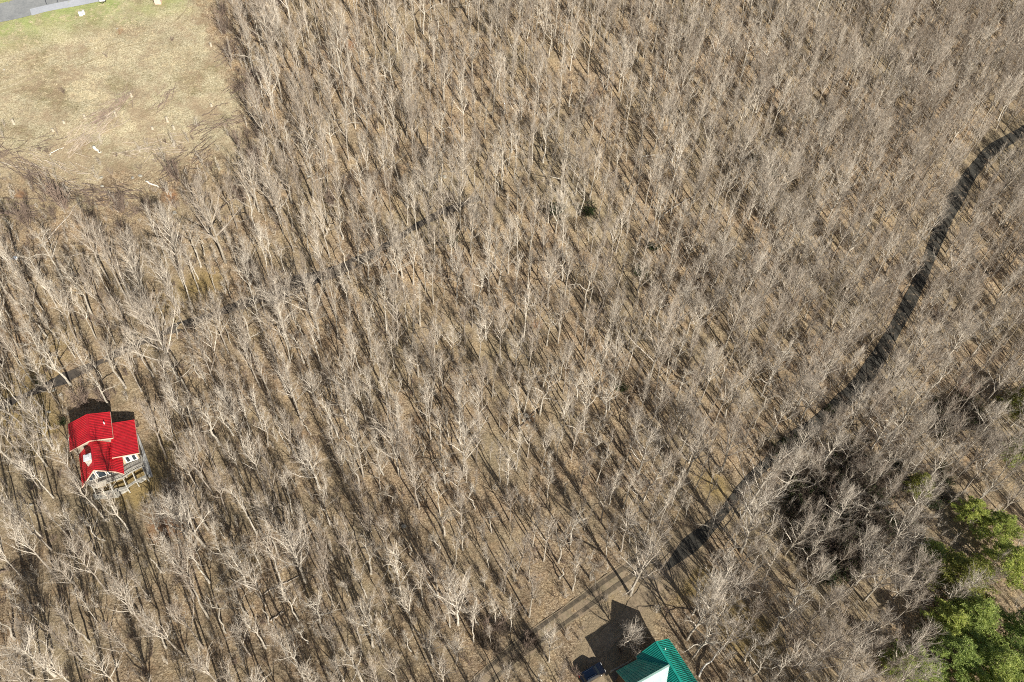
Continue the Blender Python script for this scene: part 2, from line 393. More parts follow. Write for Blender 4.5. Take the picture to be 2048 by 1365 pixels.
# ------------------------------------------------------------------ houses
def metal_roof(name, col, rough=.38):
    m, nt, b = newmat(name); tc = N(nt, 'ShaderNodeTexCoord').outputs['Object']
    c = np.array(col); o = ramp(nt, noise(nt, tc, .8, 5, .6), [(.3, tuple(c*.72)), (.7, tuple(np.minimum(c*1.12, 1)))])
    dirt = ramp(nt, noise(nt, tc, 2.2, 6, .75), [(.52, (0, 0, 0)), (.75, (.55, .55, .55))]); o = mixc(nt, dirt, o, tuple(c*.45+np.array((.10, .085, .06))))
    nt.links.new(o, b.inputs['Base Color']); b.inputs['Roughness'].default_value = rough
    nt.links.new(ramp(nt, noise(nt, tc, 2.5, 4), [(.3, (rough-.08,)*3), (.7, (rough+.12,)*3)]), b.inputs['Roughness'])
    return m
def roof(mb, e0, e1, r0, r1, th=.14, pitch=.40, rib=(.08, .05)):
    e0, e1, r0, r1 = [np.array(p, float) for p in (e0, e1, r0, r1)]
    mb.slab([e0, e1, r1, r0], th)
    n = int(np.linalg.norm(e1-e0)/pitch); nv = np.cross(e1-e0, r0-e0); nv /= np.linalg.norm(nv); nv = nv if nv[2] > 0 else -nv
    for i in range(n+1):
        t = (i+.02)/(n+.04); a = e0+(e1-e0)*t; b = r0+(r1-r0)*t
        mb.bar(a+nv*rib[1]*.4, b+nv*rib[1]*.4, rib[0], rib[1])
RED = metal_roof('red_roof_paint', (.52, .016, .028)); TEAL = metal_roof('teal_roof_paint', (.016, .34, .27), .34)
TRIM = simple('cream_trim', (.60, .42, .32), .7, .08); WALLC = simple('cream_boards', (.55, .44, .28), .8, .15, 1.2)
WALLG = simple('weathered_wall', (.27, .24, .185), .85, .2, 1.2); WHITE = simple('white_paint', (.8, .8, .78), .5, .05)
GLASS = simple('window_glass', (.03, .04, .05), .08, .1); DECKM = simple('grey_deck_boards', (.33, .315, .28), .85, .25, 1.5)
RAILM = simple('pale_rail_wood', (.40, .385, .34), .8, .15, 2); STONE = simple('pale_stone', (.40, .385, .34), .95, .3, 2., bump=.5)
DARKW = simple('dark_log_wall', (.10, .06, .035), .8, .3, 1.5)

zb = 9.88
HA = math.radians(-61.2)
h = thing('red_roof_house', 'wooden house with bright red ribbed metal roofs, white chimney cap and a raised grey deck', 'house', (-76.3, 74.3, zb), HA)
mb = MB(); roof(mb, (-2.3, -4.15, 6), (4.3, -4.15, 6), (-2.3, -.6, 7.1), (4.3, -.6, 7.1)); roof(mb, (-2.3, 2.95, 6), (4.3, 2.95, 6), (-2.3, -.6, 7.1), (4.3, -.6, 7.1))
mb.bar((-2.32, -.6, 7.14), (4.32, -.6, 7.14), .4, .06); o = mb.build('roof', RED, h); o['label'] = 'upper red gable roof'
mb = MB(); mb.tube([(.6, 1.9, 6.2), (.6, 1.9, 6.85)], [.1, .1], 10); mb.build('vent_pipe', WHITE, o)
mb = MB()
for vy, s in ((-4.15, 1), (2.95, -1)): mb.bar((4.34, vy, 5.93), (4.34, -.6, 7.03), .08, .2)
for vy in (-4.15, 2.95): mb.bar((-2.3, vy*1.0+(.03 if vy > 0 else -.03), 5.93), (4.3, vy+(.03 if vy > 0 else -.03), 5.93), .06, .16)
mb.build('fascia', TRIM, h)
mb = MB()   # main block walls with gable
def gable_block(mb, u0, u1, v0, v1, vr, z0, ze, zr):
    for u in (u0, u1):
        V = [(u, v0, z0), (u, v1, z0), (u, v1, ze), (u, vr, zr), (u, v0, ze)]
        mb.add(V, [(0, 1, 2, 3, 4)])
    mb.add([(u0, v0, z0), (u1, v0, z0), (u1, v0, ze), (u0, v0, ze)], [(0, 1, 2, 3)]); mb.add([(u0, v1, z0), (u1, v1, z0), (u1, v1, ze), (u0, v1, ze)], [(3, 2, 1, 0)])
gable_block(mb, -1.9, 3.85, -3.75, 2.55, -.6, -2, 5.93, 6.9)
mb.build('wall', WALLG, h)
# front wing
mb = MB(); roof(mb, (3.9, -3.45, 3.8), (11.4, -3.3, 3.8), (3.9, -.4, 6.65), (10.9, -.4, 6.65)); o = mb.build('roof', RED, h); o['label'] = 'shaded side of the steep front wing roof'
mb = MB(); roof(mb, (3.9, 2.2, 4.45), (10.9, 2.35, 4.45), (3.9, -.4, 6.65), (10.9, -.4, 6.65)); roof(mb, (3.9, 3.5, 3.75), (11.5, 3.5, 3.75), (3.9, 2.2, 4.45), (10.9, 2.35, 4.45))
mb.bar((3.9, -.4, 6.7), (10.95, -.4, 6.7), .36, .06); o = mb.build('roof', RED, h); o['label'] = 'sunlit side of the steep front wing roof'
mb = MB(); mb.bar((11.42, -3.33, 3.72), (10.96, -.4, 6.6), .08, .2); mb.bar((11.52, 3.5, 3.68), (10.96, 2.37, 4.36), .08, .2); mb.bar((10.96, 2.35, 4.36), (10.96, -.4, 6.6), .08, .2); mb.build('fascia', TRIM, h)
mb = MB(); gable_block(mb, 3.9, 8.9, -2.9, 2.9, -.4, -2.5, 3.8, 6.3); mb.build('wall', WALLG, h)
for vv in (-2.0, -.4, 1.2):
    mb = MB()
    mb.box((8.92, vv-.7, 1.9), (8.97, vv+.7, 3.9)); fr = mb.build('window', WHITE, h)
    mb = MB(); mb.box((8.975, vv-.58, 2.02), (8.99, vv+.58, 3.78)); mb.build('pane', GLASS, fr)
# chimney
mb = MB(); mb.box((7.6, -1.55, 4.5), (8.8, -.5, 7.25)); ch = mb.build('chimney', STONE, h)
mb = MB(); mb.box((7.5, -1.65, 7.25), (8.9, -.4, 7.4)); mb.box((7.85, -1.3, 7.4), (8.55, -.75, 7.6)); mb.build('chimney_cap', simple('cap_paint', (.72, .74, .76), .4, .1), ch)
# lean-to on the right
mb = MB(); roof(mb, (-.4, 6.35, 4.0), (7.95, 6.35, 4.0), (-.1, 2.55, 5.25), (8.2, 2.2, 5.25), pitch=.36); o = mb.build('roof', RED, h); o['label'] = 'lower shed roof on the right side'
mb = MB(); mb.bar((8.0, 6.37, 3.93), (8.25, 2.2, 5.17), .08, .2); mb.bar((-.4, 6.39, 3.93), (8.0, 6.39, 3.93), .06, .16); mb.build('fascia', TRIM, h)
mb = MB(); mb.add([(0, 5.9, -1), (7.5, 5.9, -1), (7.5, 5.9, 4.05), (0, 5.9, 4.05)], [(0, 1, 2, 3)]); mb.add([(7.5, 2.6, -1), (7.5, 5.9, -1), (7.5, 5.9, 4.0), (7.5, 2.6, 5.0)], [(0, 1, 2, 3)]); mb.add([(0, 2.6, -1), (0, 5.9, -1), (0, 5.9, 4.0), (0, 2.6, 5.0)], [(3, 2, 1, 0)])
mb.build('wall', simple('cream_wall', (.42, .34, .235), .8, .1, 1.5), h)
for vv in (4.1, 5.15):
    mb = MB(); mb.box((7.52, vv-.48, 1.9), (7.57, vv+.48, 3.7)); fr = mb.build('window', WHITE, h)
    mb = MB(); mb.box((7.575, vv-.27, 2.1), (7.59, vv+.27, 3.5)); mb.build('pane', GLASS, fr)
# deck
def hl(px, py, z):
    p = atz(px, py, zb+z); d = p[:2]-np.array([-76.3, 74.3]); U = np.array([math.cos(HA), math.sin(HA)])
    return (float(d@U), float(d@np.array([-U[1], U[0]])))
DZ = 1.8
outer = [hl(120+a/6.5, 800+b/6.5, DZ) for a, b in ((1065, 870), (935, 935), (815, 1015), (640, 1075), (430, 1150))]
poly = [(7.5, 6.25), (outer[0][0], 6.35)]+outer[1:]+[(8.8, -3.4), (8.8, 2.9), (7.4, 2.9)]
mb = MB(); mb.prism(poly, DZ-.16, DZ); mb.build('deck_floor', DECKM, h)
HM = Matrix.Translation((-76.3, 74.3, zb)) @ Matrix.Rotation(HA, 4, 'Z')
def gz(u, v):
    p = HM @ Vector((u, v, 0)); return float(zt(p.x, p.y))-zb
edge = [(7.6, 6.3)]+[(poly[1][0], poly[1][1])]+outer[1:]
def railing(pts, z, parent):
    mb = MB()
    for a, b in zip(pts[:-1], pts[1:]):
        for zz, wd in ((1.0, .16), (.55, .05), (.15, .07)): mb.bar((*a, z+zz), (*b, z+zz), wd, .06)
        n = max(1, int(math.dist(a, b)/.3))
        for i in range(n+1):
            t = i/n; p = (a[0]+(b[0]-a[0])*t, a[1]+(b[1]-a[1])*t); k = .1 if i in (0, n) else .03
            mb.bar((*p, z), (*p, z+1.02), k)
    mb.build('railing', RAILM, parent)
railing(edge, DZ, h)
low = [(u+1.35, v+.15) for u, v in outer]
mb = MB()
for a, b in zip(low[:-1], low[1:]): mb.bar((*a, .55), (*b, .55), .5, .12)
for a, b in zip(outer, low): mb.bar((*a, DZ-.25), (*b, .55), .14)
mb.build('lower_beam', RAILM, h)
for (u, v) in outer+low:
    g = gz(u, v)-.3; mb = MB(); mb.bar((u, v, g), (u, v, (DZ-.16) if (u, v) in outer else .6), .18); mb.build('deck_post', RAILM, h)
mb = MB(); mb.bar((10.9, .8, DZ+.45), (12.0, .2, DZ+.45), .02)
t_ = MB(); t_.box((10.75, -.9, DZ+.02), (11.75, .5, DZ+.75)); ot = t_.build('patio_table', simple('cream_top', (.68, .64, .54), .6, .1)); ot.matrix_world = HM; bpy.context.view_layer.update()
# the table is its own thing: rebuild as a top with legs
bpy.data.objects.remove(ot)
p = HM @ Vector((11.1, -.7, DZ)); pt = thing('patio_table', 'cream rectangular patio table on the deck in front of the red roof', 'table', p, HA)
mb = MB(); mb.box((-.5, -.8, .68), (.5, .8, .74)); mb.build('table_top', simple('cream_top', (.68, .64, .54), .6, .1), pt)
for a in (-.42, .42):
    for b in (-.7, .7):
        mb = MB(); mb.bar((a, b, 0), (a, b, .68), .06); mb.build('leg', RAILM, pt)
p = HM @ Vector((poly[1][0]-.2, 6.1, 0)); 
# stone terrace below the deck and boardwalk at its right
def pad(name, pxs, zoff, th, mat, label, cat):
    mb = MB(); pts = [g1(*q) for q in pxs]; V = [(p[0], p[1], p[2]+zoff) for p in pts]+[(p[0], p[1], p[2]-th) for p in pts]; n = len(pts)
    F_ = [tuple(range(n)), tuple(range(2*n-1, n-1, -1))]+[(i, n+i, n+(i+1) % n, (i+1) % n) for i in range(n)]
    mb.add(V, F_); o = mb.build(name, mat, bevel=.04); return tag(o, label, cat)
def z65(L): return [(120+a/6.5, 800+b/6.5) for a, b in L]
pad('stone_terrace', z65([(430, 1240), (600, 1200), (760, 1160), (890, 1130), (900, 1180), (800, 1230), (760, 1270), (620, 1290), (450, 1300)]), .35, .4, STONE, 'pale stone terrace at the foot of the deck below the red roof', 'terrace')
pad('boardwalk', z65([(985, 400), (1030, 480), (1085, 620), (1150, 800), (1212, 1000), (1160, 1015), (1070, 860), (1010, 690)]), .45, .3, simple('pale_boards', (.36, .365, .36), .7, .12, 1.), 'pale grey boardwalk strip along the right wall of the red-roofed house', 'boardwalk')
pad('stone_slab', z65([(985, 1060), (1140, 990), (1150, 1020), (1060, 1080), (1000, 1075)]), .25, .3, STONE, 'small pale stone slab by the right corner of the deck', 'slab')

# green roofed house
gz0 = float(zt(27.7, 44.5))-.05
GA = math.atan2(-.874, .486)
gh = thing('green_roof_house', 'large house with teal green ribbed metal gable roofs cut off by the lower frame edge', 'house', (27.7, 46.6, gz0), GA)
RZ = 7.0
mb = MB(); roof(mb, (0, 3.35, 4.5), (7.9, 3.45, 4.5), (0, 0, RZ), (7.9, 0, RZ), pitch=.3, rib=(.09, .08)); o = mb.build('roof', TEAL, gh); o['label'] = 'right slope of the main teal roof'
mb = MB(); mb.tube([(1.6, .9, 6.2), (1.6, .9, 6.75)], [.09, .09], 8); mb.build('vent_pipe', WHITE, o)
mb = MB(); roof(mb, (0, -3.6, 4.3), (7.9, -3.6, 4.3), (0, 0, RZ), (7.9, 0, RZ), pitch=.3, rib=(.12, .1)); mb.bar((0, 0, RZ+.05), (7.9, 0, RZ+.05), .4, .06); o = mb.build('roof', TEAL, gh); o['label'] = 'left slope of the main teal roof'
RX = 4.15
def flat_roof(mb, *q): mb.slab(q, .14)
mb = MB(); flat_roof(mb, (.45, -8.0, 4.45), (.45, -3.3, 4.45), (RX, -.1, RZ-.05), (RX, -8.0, RZ-.05))
for i in range(12):
    t = i/11.; mb.bar((.45, -8+4.6*t, 4.5), (RX, -8+7.3*t, RZ), .05, .04)
o = mb.build('roof', TEAL, gh); o['label'] = 'shaded upper slope of the cross wing roof'
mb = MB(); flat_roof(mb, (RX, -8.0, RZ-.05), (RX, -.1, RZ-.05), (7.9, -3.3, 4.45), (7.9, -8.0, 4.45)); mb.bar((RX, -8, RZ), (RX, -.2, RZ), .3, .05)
o = mb.build('roof', metal_roof('wing_metal_glare', (.38, .58, .52), .3), gh); o['label'] = 'lower slope of the cross wing roof, painted pale for sun glare'  # same teal metal, sun glare painted in as a paler base colour
mb = MB(); gable_block(mb, .5, 7.5, -3.1, 2.9, 0, -3, 4.4, 6.7); mb.build('wall', DARKW, gh)
mb = MB(); mb.add([(x, y, z) for x, y in ((.9, -3), (.9, -7.5), (7.4, -7.5), (7.4, -3)) for z in (-3, 4.4)], [(0, 2, 3, 1), (4, 6, 7, 5)]); mb.add([(.9, -7.5, -3), (7.4, -7.5, -3), (7.4, -7.5, 4.4), (RX, -7.5, 6.7), (.9, -7.5, 4.4)], [(0, 1, 2, 3, 4)]); mb.build('wall', DARKW, gh)
for v in (-1.8, 1.2):
    mb = MB(); mb.box((.42, v-.5, 1.6), (.47, v+.5, 3.1)); fr = mb.build('window', WHITE, gh); mb = MB(); mb.box((.40, v-.4, 1.7), (.415, v+.4, 3.0)); mb.build('pane', GLASS, fr)
mb = MB()
for z in (.9, 1.5): mb.bar((-.6, -7.8, z), (-.6, -3.6, z), .07)
for v in np.linspace(-7.8, -3.6, 5): mb.bar((-.6, v, -1.2), (-.6, v, 1.52), .09)
mb.build('porch_rail', RAILM, gh)
mb = MB(); mb.box((-.7, -7.9, .35), (.9, -3.5, .5)); mb.build('porch_floor', simple('dark_deck', (.16, .13, .10), .8, .2), gh)

# ------------------------------------------------------------------ the parked car
def make_car(name, label, loc, rz, paint, body_tilt=0):
    c = thing(name, label, 'car', loc, rz); c.rotation_euler[1] = body_tilt
    prof = [(-2.25, .45), (-2.3, .8), (-2.2, 1.05), (-1.95, 1.12), (-1.75, 1.62), (-1.5, 1.72), (.2, 1.74), (.55, 1.68), (1.15, 1.12), (2.05, .98), (2.28, .8), (2.3, .45)]
    V = []; 
    for x, z in prof:
        tuck = .93-.12*max(0, (z-1.1)/.6)
        V += [(x, -.95*tuck/.93, z), (x, .95*tuck/.93, z)]
    n = len(prof); F_ = [(2*i, 2*i+1, 2*((i+1) % n)+1, 2*((i+1) % n)) for i in range(n)]+[tuple(2*i for i in range(n))[::-1], tuple(2*i+1 for i in range(n))]
    mb = MB(); mb.add(V, [f[::-1] for f in F_]); mb.build('body', paint, c, bevel=.05)
    mb = MB(); 
    for s in (-1, 1):
        mb.slab([(-1.65, s*.915, 1.14), (.95, s*.915, 1.14), (.45, s*.835, 1.6), (-1.5, s*.835, 1.6)], .02)
    for s in (-1, 1):
        y0, y1 = s*.937, s*.85
        mb.add([(-1.6, y0, 1.15), (.95, y0, 1.15), (.4, y1, 1.62), (-1.45, y1, 1.62)], [(0, 1, 2, 3) if s < 0 else (3, 2, 1, 0)])
    mb.build('side_window', GLASS, c)
    mb = MB(); mb.add([(1.12, -.8, 1.17), (1.12, .8, 1.17), (.6, .72, 1.67), (.6, -.72, 1.67)], [(0, 1, 2, 3)]); mb.build('windscreen', GLASS, c)
    mb = MB(); mb.add([(-1.97, -.8, 1.15), (-1.97, .8, 1.15), (-1.79, .72, 1.58), (-1.79, -.72, 1.58)], [(3, 2, 1, 0)]); mb.build('rear_window', GLASS, c)
    mb = MB()
    for s in (-1, 1): mb.bar((-1.4, s*.62, 1.79), (.25, s*.62, 1.79), .05)
    mb.build('roof_rack', simple('chrome', (.75, .75, .76), .2, .05, metal=1), c)
    for x in (-1.45, 1.45):
        for s in (-1, 1):
            mb = MB(); mb.tube([(x, s*.72, .36), (x, s*.95, .36)], [.36, .36], 18); wh = mb.build('wheel', simple('rubber', (.02, .02, .02), .8, .1), c)
            mb = MB(); mb.tube([(x, s*.94, .36), (x, s*.965, .36)], [.22, .2], 12); mb.build('rim', simple('rim', (.5, .5, .52), .3, .1, metal=1), wh)
    for s in (-.65, .65):
        mb = MB(); mb.box((2.24, s-.18, .72), (2.32, s+.18, .88)); mb.build('headlight', WHITE, c)
        mb = MB(); mb.box((-2.32, s-.18, .8), (-2.26, s+.18, 1.0)); mb.build('tail_light', simple('tail_red', (.4, .01, .01), .3, .1), c)
    return c
m, nt_, b = newmat('navy_paint'); b.inputs['Base Color'].default_value = (.004, .008, .02, 1); b.inputs['Roughness'].default_value = .22; b.inputs['Coat Weight'].default_value = .6
NAVY = m
cp = g1(1183, 1351); make_car('parked_car', 'dark navy car parked on the dirt drive left of the green-roofed house', (cp[0], cp[1], cp[2]+.02), math.radians(31), NAVY)

# ------------------------------------------------------------------ bare trees
def frusta(P0, P1, R0, R1, n=3, base=0, phase=None):
    P0 = np.asarray(P0); P1 = np.asarray(P1); m = len(P0); R0 = np.broadcast_to(R0, m); R1 = np.broadcast_to(R1, m)
    d = P1-P0; d = d/(np.linalg.norm(d, axis=1, keepdims=True)+1e-9)
    ref = np.where(np.abs(d[:, 2:3]) > .9, [[1., 0, 0]], [[0, 0, 1.]]); u = np.cross(d, ref); u /= np.linalg.norm(u, axis=1, keepdims=True); v = np.cross(d, u)
    a = np.arange(n)*2*math.pi/n; ring = np.cos(a)[None, :, None]*u[:, None]+np.sin(a)[None, :, None]*v[:, None]
    tip = np.max(R1) < 1e-6
    A = P0[:, None]+ring*R0[:, None, None]; k = np.arange(n); k2 = (k+1) % n
    if tip:
        V = np.concatenate([A, P1[:, None]], 1); w_ = n+1; I = base+np.arange(m)[:, None]*w_
        return V.reshape(-1, 3), np.stack([I+k, I+k2, I+n+0*k], -1).reshape(-1, 3), None
    B = P1[:, None]+ring*R1[:, None, None]; V = np.concatenate([A, B], 1); w_ = 2*n; I = base+np.arange(m)[:, None]*w_
    return V.reshape(-1, 3), None, np.stack([I+k, I+k2, I+n+k2, I+n+k], -1).reshape(-1, 4)
def norm(a): return a/(np.linalg.norm(a, axis=-1, keepdims=True)+1e-9)
def children(r, P0, P1, k, fwd, spread, up, L, tmin=.15):
    m = len(P0); i = np.repeat(np.arange(m), k); t = r.uniform(tmin, 1, len(i))[:, None]
    s = P0[i]*(1-t)+P1[i]*t; pd = norm(P1-P0)[i]; rd = r.normal(0, 1, (len(i), 3)); rd = norm(rd-pd*(rd*pd).sum(1, keepdims=True))
    d = norm(pd*fwd+rd*spread+np.array([0, 0, up])); ln = L*r.uniform(.55, 1.25, (len(i), 1))
    return s, s+d*ln
def gen_tree(seed, kind):
    r = np.random.default_rng(seed)
    K = dict(forest=dict(H=16, rb=.18, t0=.42, nl=12, spread=.40, ll=.34, wob=.12, top=1, k2=2, k3=3, k4=1, l2=1.5, l3=.9, l4=.6, bs=.7, up=.22),
             sparse=dict(H=15, rb=.16, t0=.42, nl=9, spread=.36, ll=.25, wob=.18, top=1, k2=2, k3=2, k4=1, l2=1.3, l3=.8, l4=.5, bs=.75, up=.2),
             broad=dict(H=15, rb=.25, t0=.26, nl=14, spread=.58, ll=.48, wob=.10, top=1, k2=3, k3=3, k4=2, l2=1.7, l3=1.0, l4=.65, bs=.65, up=.18),
             oak=dict(H=14, rb=.24, t0=.36, nl=9, spread=.70, ll=.32, wob=.30, top=1, k2=3, k3=2, k4=2, l2=1.1, l3=.7, l4=.45, bs=.8, up=.15),
             sapling=dict(H=11, rb=.07, t0=.3, nl=9, spread=.34, ll=.18, wob=.12, top=1, k2=2, k3=2, k4=2, l2=.9, l3=.6, l4=.45, bs=.75, up=.2),
             snag=dict(H=8, rb=.18, t0=.6, nl=2, spread=.8, ll=.12, wob=.25, top=0, k2=0, k3=0, k4=0, l2=0, l3=0, l4=0, bs=0, up=0),
             hook=dict(H=11, rb=.15, t0=.5, nl=7, spread=.8, ll=.20, wob=.50, top=1, k2=2, k3=2, k4=1, l2=.8, l3=.5, l4=.4, bs=.8, up=.15))[kind]
    H = K['H']; n = 11; t = np.linspace(0, 1, n)
    wob = np.cumsum(r.normal(0, K['wob'], (n, 2))*np.sqrt(t)[:, None], 0); lean = r.normal(0, .35, 2)
    K['rb'] *= .85
    T = np.column_stack([wob[:, 0]+lean[0]*t, wob[:, 1]+lean[1]*t, H*t*(.97 if K['top'] else 1)])
    rad = K['rb']*(1-t)**.75+ (.015 if K['top'] else K['rb']*.35); rad[0] *= 1.35
    mb = MB(); mb.tube(T, rad, 7)
    trunk = mb
    # limbs
    LS = []; allP0 = []; allP1 = []; allR0 = []; allR1 = []
    def at(tt): return np.array([np.interp(tt, t, T[:, i]) for i in range(3)])
    ga = r.uniform(0, 6.28)
    if kind == 'oak' or (kind == 'broad'): nmain = 3
    else: nmain = 0 if kind != 'forest' else 2
    for i in range(K['nl']):
        tt = K['t0']+(.93-K['t0'])*((i+r.uniform(0, .9))/K['nl']); ga += 2.4+r.normal(0, .35)
        rel = (tt-K['t0'])/(1-K['t0']); L = H*K['ll']*(1-.62*rel)*r.uniform(.7, 1.15)
        if i < nmain: L *= 1.2
        az = np.array([math.cos(ga), math.sin(ga), 0]); sp = K['spread']*(1.15-.5*rel)*r.uniform(.75, 1.25)
        d = norm(az*sp+np.array([0, 0, 1-.45*min(sp, 1)])); p = at(tt); r0 = float(np.interp(tt, t, rad))*.62*(1.15 if i < nmain else 1)
        m = 5; pts = [p]
        for j in range(m):
            d = norm(d+r.normal(0, .55*K['wob']+.04, 3)+np.array([0, 0, .10 if kind != 'oak' else .02])); p = p+d*L/m; pts.append(p)
        pts = np.array(pts); rr = r0*(1-np.linspace(0, 1, m+1))**.8+.012
        allP0.append(pts[:-1]); allP1.append(pts[1:]); allR0.append(rr[:-1]); allR1.append(rr[1:])
    P0 = np.concatenate(allP0); P1 = np.concatenate(allP1); R0 = np.concatenate(allR0); R1 = np.concatenate(allR1)
    V, _, Fq = frusta(P0, P1, R0, R1, 4); Vs = [V]; F4 = [Fq]; F3 = []; mi4 = [np.zeros(len(Fq))]; base = len(V)
    # top part of the trunk also bears branches
    if K['k2']:
        tp = np.array([at(a) for a in np.linspace(K['t0']+.1, 1, 7)]); A0 = np.concatenate([P0, tp[:-1]]); A1 = np.concatenate([P1, tp[1:]])
        up = K['up']
        s2, e2 = children(r, A0, A1, K['k2'], 1., K['bs'], up, K['l2']); mid = (s2+e2)/2+r.normal(0, .06, s2.shape)
        for a, b, ra, rb_ in ((s2, mid, TW*2.6, TW*1.9), (mid, e2, TW*1.9, TW*.9)):
            V, _, Fq = frusta(a, b, ra, rb_, 3, base); Vs.append(V); F4.append(Fq); mi4.append(np.zeros(len(Fq))); base += len(V)
        s3, e3 = children(r, s2, e2, K['k3'], 1., K['bs'], up, K['l3']); V, _, Fq = frusta(s3, e3, TW*1.1, TW*.5, 3, base); Vs.append(V); F4.append(Fq); mi4.append(np.ones(len(Fq))); base += len(V)
        if K['k4']:
            s4, e4 = children(r, s3, e3, K['k4'], 1., K['bs'], up*.6, K['l4']); V, F_, _ = frusta(s4, e4, TW*.7, 0., 3, base); Vs.append(V); F3.append(F_); base += len(V)
    mi = np.concatenate(mi4+[np.ones(sum(len(f) for f in F3))])
    return trunk, np.concatenate(Vs), F4+F3, mi, H
TW = .0088
PROTO = {}
KINDN = dict(forest=6, sparse=5, broad=5, oak=5, sapling=4, snag=2, hook=2)
MATS = dict(forest=(BARK, LIMB, TWIG), sparse=(BARKP, LIMB, TWIG), broad=(BARKP, LIMB, TWIGP), oak=(BARKP, BARKP, TWIG), sapling=(BARKP, LIMB, TWIG), snag=(BARKP, BARKP, BARKP), hook=(BARKP, BARKP, TWIG))
for kind, cnt in KINDN.items():
    for i in range(cnt):
        tr, V, Fs, mi, H = gen_tree(100*len(PROTO)+i+11, kind); mt = MATS[kind]
        tm = tr.mesh('trunk', mt[0], True); cm = mesh_np('crown', V, Fs, [mt[1], mt[2]], mi)  # on snags the crown mesh is only broken limb stubs
        nf = len(tr.FN); Va = np.concatenate([np.concatenate(tr.V), V]); nv = len(Va)-len(V)
        caps = [f for f in tr.FN if len(f) != 4]; q4 = np.array([f for f in tr.FN if len(f) == 4])
        jm = mesh_np('bare_tree', Va, [q4]+[f+nv for f in Fs], [mt[0], mt[1], mt[2]], np.concatenate([np.zeros(len(q4)), mi+1]))
        PROTO.setdefault(kind, []).append((tm, cm, jm, H))

